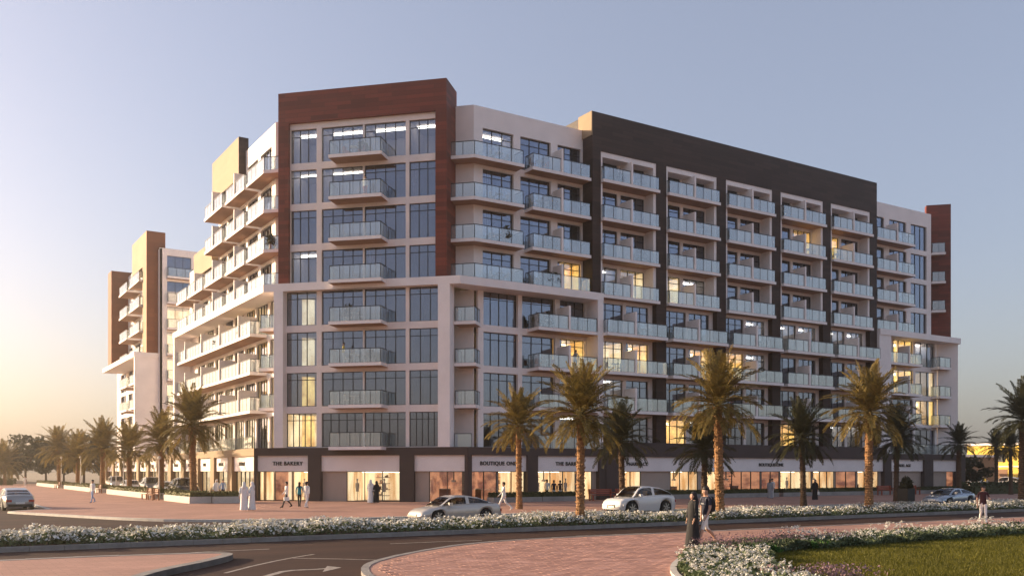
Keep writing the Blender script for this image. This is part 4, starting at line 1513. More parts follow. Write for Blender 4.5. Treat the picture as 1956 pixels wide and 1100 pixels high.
b1 = np.stack([X_ + np.cos(aa) * w, Y_ + np.sin(aa) * w, np.full(n, .15)], 1)
V = np.stack([b0, b1, tip], 1).reshape(-1, 3)
stuff('grass', V, np.arange(n * 3).reshape(-1, 3), 'grass', 'short olive green grass of the lawn in the foreground')
gi = bpy.data.meshes.new('lawn')
gi.from_pydata([(p[0], p[1], 0.156) for p in inner], [], [tuple(range(len(inner)))])
mat('lawn_ground', (0.095, 0.092, 0.008), 0.9, var=0.35, scale=1.2)
gi.materials.append(M['lawn_ground'])
tag(put('lawn', gi), kind='structure')
# reddish seed heads at the bottom edge of the lawn
for px, py, nn in ((1585, 1112, 420), (1500, 1116, 160), (1630, 1116, 160)):
    g0 = gp(px, py, .15)
    P = np.stack([g0[0] + rg.normal(0, .35, nn), g0[1] + rg.normal(0, .25, nn), .2 + rg.random(nn) ** .7 * .34], 1)
    V, F = leafcloud(nn, lambda r, k: P, .04, rg, None, aspect=2)
    stuff('wild_flowers', V, F, 'lavender', 'reddish wild flowers at the bottom edge of the lawn')
# ------------------------------------------------------------------ cars
mat('tyre', (0.015, 0.015, 0.016), 0.85, var=0)
mat('rim', (0.45, 0.45, 0.46), 0.3, metal=0.9, var=0)
mat('car_black', (0.012, 0.012, 0.013), 0.5, var=0)
mat('car_silver', (0.60, 0.55, 0.50), 0.3, metal=0.25, var=0.03, coat=0.6)
mat('car_white', (0.80, 0.77, 0.74), 0.3, var=0.02, coat=0.7)
mat('car_grey', (0.30, 0.30, 0.30), 0.28, metal=0.5, var=0.03, coat=0.6)
mat('car_blue_grey', (0.36, 0.40, 0.45), 0.25, metal=0.6, var=0.03, coat=0.7)
mat('car_dark', (0.05, 0.05, 0.055), 0.25, metal=0.3, var=0, coat=0.8)
glassmat('car_glass', (0.30, 0.30, 0.29), (0.7, 0.74, 0.8), 0.02, ior=1.45)
mat('lamp_clear', (0.75, 0.75, 0.74), 0.15, metal=0.2, var=0, spec=0.8)
mat('lamp_red', (0.35, 0.015, 0.012), 0.25, var=0)
mat('plate', (0.75, 0.74, 0.70), 0.5, var=0)
mat('seat', (0.30, 0.23, 0.16), 0.8, var=0)
def interp(x, pts):
    for (a, p), (b, q) in zip(pts[:-1], pts[1:]):
        if x <= b:
            t = (x - a) / (b - a) if b > a else 0
            t = t * t * (3 - 2 * t) * .5 + t * .5
            return p + (q - p) * t
    return pts[-1][1]
def make_car(loc, rz, label, paint, L, W, belt, roof, wheel_r, wb, ride=0.2, group='cars on the road', detail=True, scale=1.0):
    """belt: (x, z) line of bonnet, sill of the windows and boot; roof: (x, z) line of the greenhouse from rear to front"""
    e = tag(empty('car', (loc[0], loc[1], loc[2] if len(loc) > 2 else 0.0), rz), label, 'car', group)
    e.scale = (scale,) * 3
    hw = W / 2
    ra = wheel_r * 1.16
    axles = (wb[0], wb[1])
    xs = sorted(set([round(-L / 2 + L * i / 46, 3) for i in range(47)] + [round(a + ra * c, 3) for a in axles for c in (-1, -.97, -.85, -.5, 0, .5, .85, .97, 1)]))
    m = MB()
    rows = []
    for x in xs:
        t = abs(x) / (L / 2)
        w = hw * (1 - 0.16 * max(0, (t - .62) / .38) ** 2.2)
        lo_ = ride + 0.10 * max(0, (t - .86) / .14)
        for a in axles:
            if abs(x - a) < ra:
                lo_ = max(lo_, wheel_r + math.sqrt(max(0, ra * ra - (x - a) ** 2)))
        hb = interp(x, belt)
        sh = hb - 0.07
        lo_ = min(lo_, sh - .06)
        mid = max(lo_ + .02, lo_ + (sh - lo_) * .45)
        rows.append([(x, -w * .93, lo_), (x, -w * .995, mid), (x, -w * .985, mid + (sh - mid) * .6), (x, -w * .94, sh), (x, -w * .82, hb), (x, -w * .4, hb + .025), (x, w * .4, hb + .025), (x, w * .82, hb), (x, w * .94, sh), (x, w * .985, mid + (sh - mid) * .6), (x, w * .995, mid), (x, w * .93, lo_)])
    n = len(rows[0])
    for r_ in rows: m.v += r_
    for i in range(len(rows) - 1):
        for j in range(n - 1):
            m.f.append((i * n + j, (i + 1) * n + j, (i + 1) * n + j + 1, i * n + j + 1))
            m.m.append(0)
    m.f.append(tuple(range(n)))
    m.m.append(0)
    k = (len(rows) - 1) * n
    m.f.append(tuple(k + n - 1 - j for j in range(n)))
    m.m.append(0)
    # roof skin, window frames and pillars in body colour, glass apart
    x0, x1 = roof[0][0], roof[-1][0]
    st = [x0 + (x1 - x0) * i / 34 for i in range(35)]
    zmax = max(z for _, z in roof)
    g = MB()
    gs = {k_: MB() for k_ in ('front', 'rear', -1, 1)}
    def prof(x):
        zr, hb = interp(x, roof), interp(x, belt) + .0
        f = max(0, min(1, (zr - hb) / (zmax - hb)))
        wb_, wt = hw * .86, hw * (.86 - .18 * f)
        return zr, hb, wb_, wt
    pil = [xx for xx in roof_pillars(roof)]
    for a, b in zip(st[:-1], st[1:]):
        za, ha, wba, wta = prof(a)
        zb_, hb_, wbb, wtb = prof(b)
        xm = (a + b) / 2
        steep = abs(zb_ - za) / (b - a) > 0.28
        tgt = gs['front' if xm > (x0 + x1) / 2 else 'rear'] if steep else m
        for y0, y1 in ((-.86, 0), (0, .86)):
            tgt.quad((a, wta * y0, za + .02 * (1 - abs(y0))), (b, wtb * y0, zb_ + .02 * (1 - abs(y0))), (b, wtb * y1, zb_ + .02 * (1 - abs(y1))), (a, wta * y1, za + .02 * (1 - abs(y1))))
        for s in (-1, 1):
            m.quad((a, wta * .86 * s, za), (b, wtb * .86 * s, zb_), (b, wtb * s, zb_ - .035), (a, wta * s, za - .035))
            def P(x, z, h, w0, w1, f):
                return (x, s * (w0 + (w1 - w0) * f), h + (z - .035 - h) * f)
            isp = any(abs(xm - q) < (b - a) * .55 for q in pil) or za - ha < .1 or zb_ - hb_ < .1
            for f0, f1, tg in ((0, .08, m), (.08, .90, m if isp else gs[s]), (.90, 1, m)):
                tg.quad(P(a, za, ha, wba, wta, f0), P(b, zb_, hb_, wbb, wtb, f0), P(b, zb_, hb_, wbb, wtb, f1), P(a, za, ha, wba, wta, f1))
    put('body', m.mesh('body', paint, True), e)
    for k_, nm in (('front', 'windscreen'), ('rear', 'rear_window'), (-1, 'side_window'), (1, 'side_window')):
        if gs[k_].v: put(nm, gs[k_].mesh(nm, 'car_glass', True), e)
    put('underbody', MB().box(-L / 2 + .25, L / 2 - .25, -hw * .80, hw * .80, ride + .03, ride + .42).mesh('underbody', 'car_black'), e)
    if detail:
        st_ = MB()
        for sx in (roof[len(roof) // 2][0] + .25, roof[len(roof) // 2][0] - .65):
            for s in (-.38, .38):
                st_.box(sx - .3, sx - .12, s * W * .55 - .2, s * W * .55 + .2, belt[0][1] * .6, zmax - .3)
        put('seats', st_.mesh('seats', 'seat'), e)
    ty = MB().tube([(0, -.11, 0), (0, -.09, 0), (0, .09, 0), (0, .11, 0)], [wheel_r * .93, wheel_r, wheel_r, wheel_r * .93], 24).mesh('wheel', 'tyre', False)
    rm = MB()
    rm.tube([(0, -.118, 0), (0, -.10, 0)], [wheel_r * .70, wheel_r * .70], 20)
    for i in range(7):
        a = i * 2 * math.pi / 7
        c, s_ = math.cos(a), math.sin(a)
        rr = wheel_r * .68
        rm.quad((c * .04 - s_ * .04, -.125, s_ * .04 + c * .04), (c * .04 + s_ * .04, -.125, s_ * .04 - c * .04), (c * rr + s_ * .03, -.125, s_ * rr - c * .03), (c * rr - s_ * .03, -.125, s_ * rr + c * .03), 1)
    rme = rm.mesh('rim', ['car_black', 'rim'])
    for ax in axles:
        for s in (-1, 1):
            w_ = put('wheel', ty, e, T(ax, s * (hw - .12), wheel_r) @ RZ(0 if s < 0 else math.pi))
            put('rim', rme, w_)
    zf, zr_ = interp(L / 2 - .05, belt), interp(-L / 2 + .05, belt)
    hl = MB().prism([(L / 2 - .42, .0), (L / 2 - .13, .0), (L / 2 - .13, .40), (L / 2 - .42, .16)], 0, .15).mesh('headlight', 'lamp_clear')
    for s in (-1, 1):
        mx = T(0, s * (hw * .56), zf - .24) if s > 0 else T(0, -hw * .56, zf - .24) @ Matrix.Diagonal((1, -1, 1, 1))
        put('headlight', hl, e, mx)
        put('tail_light', MB().box(-L / 2 - .012, -L / 2 + .2, hw * .52, hw * .86, 0, .15).mesh('tail_light', 'lamp_red'), e, T(0, 0, zr_ - .30) @ Matrix.Diagonal((1, s, 1, 1)))
        put('mirror', MB().box(roof[-1][0] - .62, roof[-1][0] - .42, hw * .92, hw * 1.1, 0, .14).mesh('mirror', paint), e, T(0, 0, interp(roof[-1][0] - .5, belt) + .02) @ Matrix.Diagonal((1, s, 1, 1)))
    put('grille', MB().box(L / 2 - .02, L / 2 + .012, -.36, .36, ride + .18, zf - .12).mesh('grille', 'car_black'), e)
    put('number_plate', MB().box(L / 2 + .013, L / 2 + .03, -.26, .26, ride + .2, ride + .33).mesh('number_plate', 'plate'), e)
    put('number_plate', MB().box(-L / 2 - .03, -L / 2 - .002, -.26, .26, zr_ - .42, zr_ - .30).mesh('number_plate', 'plate'), e)
    put('bumper', MB().box(-L / 2 - .02, -L / 2 + .12, -hw * .74, hw * .74, ride + .05, ride + .22).mesh('bumper', 'car_black'), e)
    return e
def roof_pillars(roof):
    xs = [p[0] for p in roof]
    return [xs[0] + (xs[-1] - xs[0]) * .50]
SEDAN = dict(L=4.9, W=1.86, belt=[(-2.45, .80), (-2.3, .98), (-1.6, 1.0), (0.7, .93), (1.0, .90), (2.0, .76), (2.35, .62), (2.45, .50)], roof=[(-2.0, .98), (-1.55, 1.14), (-1.0, 1.32), (-.3, 1.42), (.3, 1.41), (.62, 1.34), (1.35, .93)], wheel_r=.35, wb=(-1.42, 1.5))
SUV = dict(L=4.75, W=1.98, belt=[(-2.37, 1.02), (-2.25, 1.22), (-1.6, 1.24), (0.8, 1.16), (1.05, 1.12), (2.0, 1.04), (2.28, .92), (2.37, .72)], roof=[(-2.2, 1.22), (-1.7, 1.50), (-1.1, 1.70), (-.2, 1.80), (.35, 1.78), (.65, 1.70), (1.35, 1.16)], wheel_r=.45, wb=(-1.42, 1.48), ride=.30)
COUPE = dict(L=4.4, W=1.8, belt=[(-2.2, .76), (-2.05, .92), (-1.4, .95), (0.5, .88), (.8, .84), (1.8, .70), (2.1, .58), (2.2, .46)], roof=[(-1.85, .94), (-1.4, 1.10), (-.8, 1.24), (-.2, 1.29), (.2, 1.25), (.5, 1.16), (1.1, .86)], wheel_r=.33, wb=(-1.3, 1.35))
make_car((22.6, 41.2), R(180) + R(2), 'silver saloon car driving behind the flower bed in front of the first boutique', 'car_silver', scale=.93, **SEDAN)
make_car((35.4, 42.4), R(180) + R(4), 'white high coupe car driving behind the flower bed near the barber shop', 'car_white', scale=.92, **SUV)
make_car((63.4, 41.2), R(180) + R(2), 'blue-grey sports coupe behind the bed beside the black planter box', 'car_blue_grey', **COUPE)
make_car((5.5, 70.2), R(93), 'grey saloon car seen from behind at the left edge, beside the white kerb', 'car_grey', **SEDAN)
make_car((3.2, 76.5), R(93), 'grey car half cut by the left edge ahead of the other grey car', 'car_silver', **SEDAN)
for i, (yy, p, lb) in enumerate(((90.5, 'car_dark', 'dark parked car behind the hedge beside the sunlit pillars, nearest of the parked row'), (97.5, 'car_white', 'white parked car second in the row beside the sunlit pillars'), (104.5, 'car_grey', 'grey parked car third in the row beside the sunlit pillars'), (116.0, 'car_white', 'white parked car fourth in the row, behind the long white planter'), (125.5, 'car_silver', 'silver parked car farthest down the row beside the sunlit pillars'))):
    make_car((21.0, yy, 0.12), R(-90), lb, p, group='cars parked beside the gold pillars', detail=False, **(SEDAN if i % 2 else SUV))
a = at(1925, 128)
make_car((a[0], a[1]), R(100), 'pale parked car behind the dark hedge at the right', 'car_silver', group='cars parked in the distance', detail=False, **SUV)
a = at(1868, 126)
make_car((a[0], a[1]), R(20), 'white parked car seen left of the yellow building', 'car_white', group='cars parked in the distance', detail=False, **SUV)

# ------------------------------------------------------------------ street furniture
mat('wood', (0.27, 0.12, 0.06), 0.7, var=0.3, scale=4)
mat('red_bench', (0.34, 0.075, 0.04), 0.6, var=0.15, scale=2)
mat('black_box', (0.012, 0.012, 0.013), 0.5, var=0)
mat('pole', (0.62, 0.58, 0.52), 0.5, var=0.1)
def bench(x, y, rz, label, L=2.0, m='wood'):
    e = tag(empty('bench', (x, y, .12), rz), label, 'bench', 'wooden street benches' if m == 'wood' else 'red benches by the shops')
    sl = MB().box(-L / 2, L / 2, -.055, .055, 0, .04).mesh('slat', m)
    for i in range(4):
        put('slat', sl, e, T(0, -.2 + .135 * i, .43))
    for i in range(3):
        put('slat', sl, e, T(0, .30 + .03 * i, .58 + .15 * i) @ Matrix.Rotation(R(78), 4, 'X'))
    for s in (-1, 1):
        for yy in (-.2, .26):
            put('leg', MB().box(-.05, .05, -.05, .05, 0, .43 if yy < 0 else .95).mesh('leg', m), e, T(s * (L / 2 - .12), yy, 0))
        put('armrest', MB().box(-.05, .05, -.26, .3, 0, .06).mesh('armrest', m), e, T(s * (L / 2 - .12), 0, .64))
    return e
bench(16.7, 82.6, R(-90), 'wooden bench nearest of the street benches, in a gap of the white planter')
bench(16.7, 85.2, R(-90), 'wooden bench just behind the nearest street bench')
bench(16.7, 111.0, R(-90), 'wooden bench under the fourth street palm')
bench(16.7, 145.8, R(-90), 'wooden bench farthest down the sunlit street')
bench(47.6, 61.7, R(0), 'red bench left of the dark double pillar beside the barber shop', 2.4, 'red_bench')
bench(50.4, 61.7, R(0), 'red bench in front of the dark double pillar beside the barber shop', 2.4, 'red_bench')
bench(83.0, 60.8, R(0), 'red bench left of the planter at the dark pillar near the right end', 2.2, 'red_bench')
bench(87.2, 60.8, R(0), 'red bench before the shop with the short sign at the right end', 2.2, 'red_bench')
# bushy shrubs beside the near street bench
def shrub(x, y, h, label, leafm='hedge_lit', pot=None, z=.12, n=500, group=None, s=.09):
    e = tag(empty('potted_plant' if pot else 'shrub', (x, y, z)), label, 'plant', group)
    b0 = 0
    if pot:
        w = pot[0]
        mb = MB()
        mb.prism([(-w * .8, -w * .8), (w * .8, -w * .8), (w * .8, w * .8), (-w * .8, w * .8)], 0, pot[1] * .1)
        mb.prism([(-w, -w), (w, -w), (w, w), (-w, w)], pot[1] * .1, pot[1])
        put('pot', mb.mesh('pot', pot[2]), e)
        b0 = pot[1]
    def fn(r, k):
        d = r.normal(size=(k, 3))
        d /= np.linalg.norm(d, axis=1)[:, None]
        d *= (r.random(k) ** .45)[:, None]
        d[:, 2] = np.abs(d[:, 2])
        return d * (h * .55, h * .55, h) + (0, 0, b0)
    V, F = leafcloud(n, fn, s, NR, None, aspect=2.8)
    put('leaves', npmesh('leaves', V, F, leafm), e)
    put('stem', MB().tube([(0, 0, max(0, b0 - .1)), (.02, 0, b0 + h * .6)], [.03, .015], 6).mesh('stem', 'trunk_dark'), e)
    return e
shrub(18.1, 81.7, 1.5, 'pale shrub beside the nearest wooden street bench')
shrub(18.1, 87.0, 1.1, 'small pale shrub at the far end of the nearest street benches')
a = at(1731, 72.0)
shrub(a[0], a[1], .9, 'square black planter box with a dark spiky plant on the pavement edge', 'frond_dark', (.44, 1.1, 'black_box'), n=420, s=.14)
# slim poles along the sunlit street
def pole(x, y, h, label):
    e = tag(empty('street_lamp', (x, y, .12)), label, 'street lamp', 'slim street lamps')
    put('pole', MB().tube([(0, 0, 0), (0, 0, h * .5), (0, 0, h)], [.07, .055, .04], 8).mesh('pole', 'pole'), e)
    put('base', MB().tube([(0, 0, 0), (0, 0, .25)], [.12, .1], 8).mesh('base', 'pole'), e)
    put('lamp_head', MB().tube([(0, 0, h), (0, 0, h + .06), (0, 0, h + .22), (0, 0, h + .28)], [.06, .14, .14, .03], 8).mesh('lamp_head', 'pole'), e)
for px, d, h, lb in ((304, 80.0, 3.4, 'slim street lamp beside the nearest wooden bench'), (236, 96, 3.2, 'slim street lamp by the third street palm'), (222, 104, 3.2, 'slim street lamp left of the third street palm'), (154, 118, 4.0, 'slim street lamp by the fifth street palm'), (117, 132, 4.2, 'slim street lamp near the farthest bench')):
    x, y = at(px, d)
    pole(x, y, h, lb)
# ------------------------------------------------------------------ people
SK = (0.50, 0.30, 0.21)
mat('skin', SK, 0.6, var=0.05)
mat('hair', (0.02, 0.014, 0.011), 0.6, var=0)
mat('cloth_white', (0.80, 0.78, 0.75), 0.85, var=0.06, scale=6, bump=0.3, bscale=12)
mat('cloth_black', (0.014, 0.014, 0.016), 0.8, var=0.3, scale=5, bump=0.4, bscale=10)
mat('cloth_navy', (0.022, 0.024, 0.045), 0.85, var=0.2, scale=6, bump=0.3, bscale=12)
mat('cloth_teal', (0.02, 0.22, 0.26), 0.85, var=0.15, scale=6)
mat('cloth_blue', (0.28, 0.38, 0.60), 0.85, var=0.1, scale=6)
mat('cloth_grey', (0.30, 0.30, 0.32), 0.85, var=0.15, scale=6)
mat('cloth_red', (0.42, 0.06, 0.06), 0.85, var=0.15, scale=6)
mat('cloth_maroon', (0.055, 0.016, 0.02), 0.85, var=0.15, scale=6)
mat('cloth_yellow', (0.70, 0.52, 0.10), 0.85, var=0.1, scale=6)
mat('shoe', (0.03, 0.028, 0.028), 0.6, var=0)
def skin_mesh(pts, edges, name):
    """pts: list of (co, radius); grown with the Skin modifier into one continuous surface"""
    me = bpy.data.meshes.new(name)
    me.from_pydata([p[0] for p in pts], edges, [])
    o = bpy.data.objects.new('body_tmp', me)
    COL.objects.link(o)
    md = o.modifiers.new('s', 'SKIN')
    md.use_smooth_shade = True
    sv = me.skin_vertices[0].data
    for i, p in enumerate(pts):
        r = p[1]
        sv[i].radius = (r, r) if not isinstance(r, tuple) else r
        sv[i].use_root = (i == 0)
    ss = o.modifiers.new('d', 'SUBSURF')
    ss.levels = ss.render_levels = 1
    bpy.context.view_layer.update()
    out = bpy.data.meshes.new_from_object(o.evaluated_get(bpy.context.evaluated_depsgraph_get()))
    bpy.data.objects.remove(o)
    return out
def person(x, y, z, rz, H, label, stride=.0, arms=(0.1, -0.1), top='cloth_white', legs='cloth_grey', sleeve='long', shorts=False, robe=None, hair='short', headwear=None, bag=None, lean=0.0, phase=1, elbow=(.25, .25), pack=False, group='people walking about'):
    """facing +x before rotation by rz; H total height"""
    k = H / 1.78
    pts, eds = [], []
    def add(co, r, parent=None):
        pts.append((tuple(c * k for c in co), tuple(q * k for q in r) if isinstance(r, tuple) else r * k))
        if parent is not None: eds.append((parent, len(pts) - 1))
        return len(pts) - 1
    lx = lean
    pel = add((0, 0, .95), (.125, .155))
    wst = add((lx * .3, 0, 1.10), (.105, .135), pel)
    chs = add((lx * .7, 0, 1.30), (.12, .165), wst)
    nb = add((lx, 0, 1.46), (.085, .13), chs)
    nk = add((lx + .01, 0, 1.535), .052, nb)
    h0 = add((lx + .025, 0, 1.60), (.074, .066), nk)
    h1 = add((lx + .02, 0, 1.68), (.098, .08), h0)
    h2 = add((lx + .0, 0, 1.755), (.062, .055), h1)
    nose = add((lx + .115, 0, 1.645), .016, h0)
    for s, ph in ((1, phase), (-1, -phase)):
        sw = stride * ph
        hip = add((sw * .05, s * .085, .90), .095, pel)
        lift = max(0, -sw) * .10
        kn = add((sw * .30 + (.06 if sw < 0 else .0) + .02, s * .085, .50 + lift * .3), .062, hip)
        clf = add((sw * .42 - (.05 if sw < 0 else 0), s * .087, .34 + lift * .5), .056, kn)
        an = add((sw * .62 - (.10 if sw < 0 else 0), s * .09, .085 + lift * 1.3), .04, clf)
        toe = add((sw * .62 - (.10 if sw < 0 else 0) + .17, s * .105, .035 + lift * .6), .036, an)
        heel = add((sw * .62 - (.10 if sw < 0 else 0) - .045, s * .09, .04 + lift * 1.6), .034, an)
    for s, a, eb in ((1, arms[0], elbow[0]), (-1, arms[1], elbow[1])):
        sh = add((lx, s * .19, 1.43), .058, nb)
        el = add((lx + math.sin(a) * .29, s * (.235 + .02), 1.43 - math.cos(a) * .29), .042, sh)
        wr = add((lx + math.sin(a) * .29 + math.sin(a + eb) * .25, s * .25, 1.43 - math.cos(a) * .29 - math.cos(a + eb) * .25), .029, el)
        c, s_ = math.sin(a + eb), -math.cos(a + eb)
        W = pts[wr][0]
        W = [q / k for q in W]
        pm = add((W[0] + c * .07, W[1], W[2] + s_ * .07), (.017, .036), wr)
        for f, (off, ln) in enumerate(((-.03, .068), (-.01, .082), (.01, .076), (.03, .06))):
            k1 = add((W[0] + c * .115 + .01, W[1] + off * .35, W[2] + s_ * .115 - off * .0), .0095, pm)
            add((W[0] + c * (.115 + ln * .7) + .018 + off * .2, W[1] + off * .9, W[2] + s_ * (.115 + ln * .7)), .0085, k1)
        add((W[0] + c * .08 + .045, W[1] - s * .012, W[2] + s_ * .08), .0105, pm)
    body = skin_mesh(pts, eds, 'body')
    mats = ['skin', top, legs, 'shoe', 'hair']
    body.materials.clear()
    for q in mats: body.materials.append(M[q])
    for p in body.polygons:
        c = p.center / k
        r = math.hypot(c.x - lx, c.y)
        mi = 0
        if c.z < .075 and not robe: mi = 3
        elif c.z < .93 and abs(c.y) < .21:
            mi = 2 if (not shorts or c.z > .50) else 0
        elif c.z < 1.50 and abs(c.y) < .205: mi = 1
        elif c.z < 1.50 and abs(c.y) >= .205:
            mi = 1 if (sleeve == 'long' and c.z > .95) or (sleeve == 'short' and c.z > 1.24) else 0
        elif c.z >= 1.56 and hair:
            if c.z > 1.715 or c.x < lx - .035: mi = 4
        p.material_index = mi
    e = tag(empty('person', (x, y, z), rz), label, 'person', group)
    put('body', body, e)
    # face: eyes and mouth set into the head
    fm = MB()
    for s in (-1, 1):
        fm.box((lx + .100) * k, (lx + .112) * k, (s * .03 - .013) * k, (s * .03 + .013) * k, 1.662 * k, 1.674 * k)
        fm.box((lx + -.01) * k, (lx + .03) * k, s * .076 * k - .012 * k, s * .076 * k + .012 * k, 1.62 * k, 1.68 * k, 1)
    fm.box((lx + .092) * k, (lx + .101) * k, -.022 * k, .022 * k, 1.588 * k, 1.597 * k, 2)
    put('face', fm.mesh('face', ['hair', 'skin', 'cloth_maroon']), e)
    if hair and not headwear:
        cp = MB().tube([tuple(c * k for c in q) for q in ((lx + .005, 0, 1.805), (lx + .006, 0, 1.785), (lx - .002, 0, 1.74), (lx - .030, 0, 1.685), (lx - .05, 0, 1.63), (lx - .052, 0, 1.585))], [.035 * k, .078 * k, .106 * k, .090 * k, .064 * k, .03 * k], 12)
        put('hair', cp.mesh('hair', 'hair', True), e)
    if hair == 'long' and not headwear:
        hm = MB().tube([(lx * k - .06 * k, 0, 1.76 * k), (lx * k - .075 * k, 0, 1.66 * k), (lx * k - .10 * k, 0, 1.5 * k), (lx * k - .11 * k, 0, 1.36 * k)], [.05 * k, .085 * k, .08 * k, .03 * k], 10)
        put('hair', hm.mesh('hair', 'hair', True), e)
    if robe:
        rm = MB()
        NS = 20
        prof_ = [(1.50, .10, .15), (1.40, .15, .215), (1.20, .155, .205), (1.0, .165, .20), (.7, .185, .215), (.35, .215, .235), (.06, .25, .255)]
        for q, (zz, ax, ay) in enumerate(prof_):
            for j in range(NS):
                a = 2 * math.pi * j / NS
                fo = 1 + (.055 * math.sin(a * 5 + q * .4) * (q / 6))
                sx = stride * .10 * (1 - zz / 1.2) if zz < 1.2 else 0
                rm.v.append(((lx * zz / 1.5 + math.cos(a) * ax * fo + sx) * k, math.sin(a) * ay * fo * k, zz * k))
        for q in range(len(prof_) - 1):
            for j in range(NS):
                j2 = (j + 1) % NS
                rm.f.append((q * NS + j, (q + 1) * NS + j, (q + 1) * NS + j2, q * NS + j2))
                rm.m.append(0)
        for s, a, eb in ((1, arms[0], elbow[0]), (-1, arms[1], elbow[1])):
            p0 = (lx, s * .17, 1.44)
            p1 = (lx + math.sin(a) * .29, s * .25, 1.43 - math.cos(a) * .29)
            p2 = (p1[0] + math.sin(a + eb) * .22, s * .25, p1[2] - math.cos(a + eb) * .22)
            rm.tube([tuple(c * k for c in q) for q in (p0, p1, p2)], [.075 * k, .068 * k, .085 * k], 10, cap=False)
        put('robe', rm.mesh('robe', robe, True), e)
    if headwear:
        hm = MB()
        hm.tube([tuple(c * k for c in q) for q in ((lx - .015, 0, 1.80), (lx - .02, 0, 1.765), (lx - .022, 0, 1.69), (lx - .045, 0, 1.60), (lx - .06, 0, 1.46), (lx - .07, 0, 1.36))], [.03 * k, .085 * k, .104 * k, .103 * k, .135 * k, .12 * k], 14)
        put('headscarf', hm.mesh('headscarf', headwear, True), e)
    if bag:
        bx = MB()
        bx.box(-.17, .17, -.05, .05, 0, .24)
        bx.tube([(-.1, 0, .24), (-.06, 0, .38), (.06, 0, .38), (.1, 0, .24)], [.012] * 4, 6)
        b_o = put('shopping_bag', bx.mesh('shopping_bag', bag), e, T(.08 * k, .30 * k, .50 * k))
    if pack:
        pk = MB().tube([(-.19, 0, 1.0), (-.205, 0, 1.04), (-.21, 0, 1.2), (-.20, 0, 1.36), (-.18, 0, 1.46), (-.165, 0, 1.49)], [.07, .125, .14, .135, .10, .03], 12)
        put('backpack', pk.mesh('backpack', 'cloth_black'), e, Matrix.Diagonal((k, k, k, 1)))
        st = MB()
        for s in (-1, 1):
            st.tube([(lx - .13, s * .10, 1.44), (lx - .02, s * .11, 1.515), (lx + .10, s * .115, 1.42), (lx + .13, s * .12, 1.25)], [.02] * 4, 6)
        put('strap', st.mesh('strap', 'cloth_grey'), e, Matrix.Diagonal((k, k, k, 1)))
    return e
# screen-right is world heading -32.2 deg; heading 147.8 deg walks to the left of the picture
RIGHT = R(-32.2)
def pp(px, py, z0=.12):
    g = gp(px, py, z0)
    return g[0], g[1], z0
p = pp(1348, 1042, .097)
man = person(*p, RIGHT + math.pi + R(28), 1.90, 'man in navy T-shirt and white shorts with backpack, walking beside a woman in black', .62, (.15, -.2), 'cloth_navy', 'cloth_white', 'short', True, elbow=(.35, .3), pack=True, phase=1)
put('shirt_print', MB().box(.118, .128, -.07, .07, 1.27, 1.31).mesh('shirt_print', 'cloth_grey'), man, Matrix.Diagonal((1.06, 1.06, 1.06, 1)))
p = pp(1324, 1043, .097)
person(*p, RIGHT + math.pi + R(22), 1.74, 'woman in long black robe and headscarf walking beside the man in shorts', .3, (.1, .0), 'cloth_black', 'cloth_black', robe='cloth_black', headwear='cloth_black')
p = pp(1878, 999, .09)
person(*p, RIGHT + math.pi + R(75), 1.74, 'person in dark top and white trousers walking alone near the lawn at right', .35, (.3, -.1), 'cloth_maroon', 'cloth_white', 'short', elbow=(1.3, .2), hair='long', group='people walking about')
p = pp(466, 975)
person(*p, R(75), 1.74, 'left man of the pair in long white robes on the plaza', .1, robe='cloth_white', headwear='cloth_white', top='cloth_white', legs='cloth_white')
p = pp(481, 974.5)
person(*p, R(140), 1.76, 'right man of the pair in long white robes on the plaza', .1, robe='cloth_white', headwear='cloth_white', top='cloth_white', legs='cloth_white')
p = pp(547, 969.5)
person(*p, RIGHT + math.pi + R(30), 1.70, 'person in pale top and dark trousers carrying a white bag before the bakery', .5, (.5, -.4), 'cloth_white', 'cloth_black', bag='cloth_white')
p = pp(572, 968)
person(*p, R(60), 1.66, 'woman in teal tunic walking before the bakery', .35, (.2, -.2), 'cloth_teal', 'cloth_black', hair='long', robe=None)
p = pp(585.5, 970)
person(*p, R(40), 1.72, 'person all in white walking beside the dark bakery pillar', .4, (.3, -.3), 'cloth_white', 'cloth_white')
p = pp(708, 960.5)
person(*p, R(45), 1.76, 'man in white robe standing at the lit shop door under the blank sign', .1, robe='cloth_white', headwear='cloth_white', top='cloth_white')
p = pp(719, 960.5)
person(*p, R(100), 1.66, 'person in black robe standing at the lit shop door under the blank sign', .1, robe='cloth_black', headwear='cloth_black', top='cloth_black')
p = pp(962, 976)
person(*p, RIGHT + math.pi + R(10), 1.74, 'man in loose white clothes striding past the first boutique', .75, (.5, -.45), 'cloth_white', 'cloth_white')
for px, tp, lg, h, lb in ((1045, 'cloth_white', 'cloth_black', 1.72, 'person in white shirt and black trousers, left of three at the barber shop'), (1058, 'cloth_navy', 'cloth_white', 1.66, 'person in navy shirt, middle of three at the barber shop'), (1070, 'cloth_maroon', 'cloth_white', 1.64, 'person in dark top and white skirt, right of three at the barber shop')):
    a = at(px, 77.5)
    person(a[0], a[1], .12, R(60 + px), h, lb, .2, top=tp, legs=lg)
a = at(1471, 83.5)
person(a[0], a[1], .12, R(30), 1.70, 'person in pale long dress before the second boutique window', .1, robe='cloth_grey', top='cloth_grey', hair='long')
a = at(1475, 84.0)
person(a[0], a[1], .12, R(200), 1.74, 'person in white shirt facing the one in the pale dress', .1, top='cloth_white', legs='cloth_white')
p = pp(1557, 955)
person(*p, RIGHT + math.pi + R(60), 1.72, 'person in black robe carrying a white shopping bag on the pavement', .2, robe='cloth_black', headwear='cloth_black', top='cloth_black', bag='cloth_white')
p = pp(177, 960)
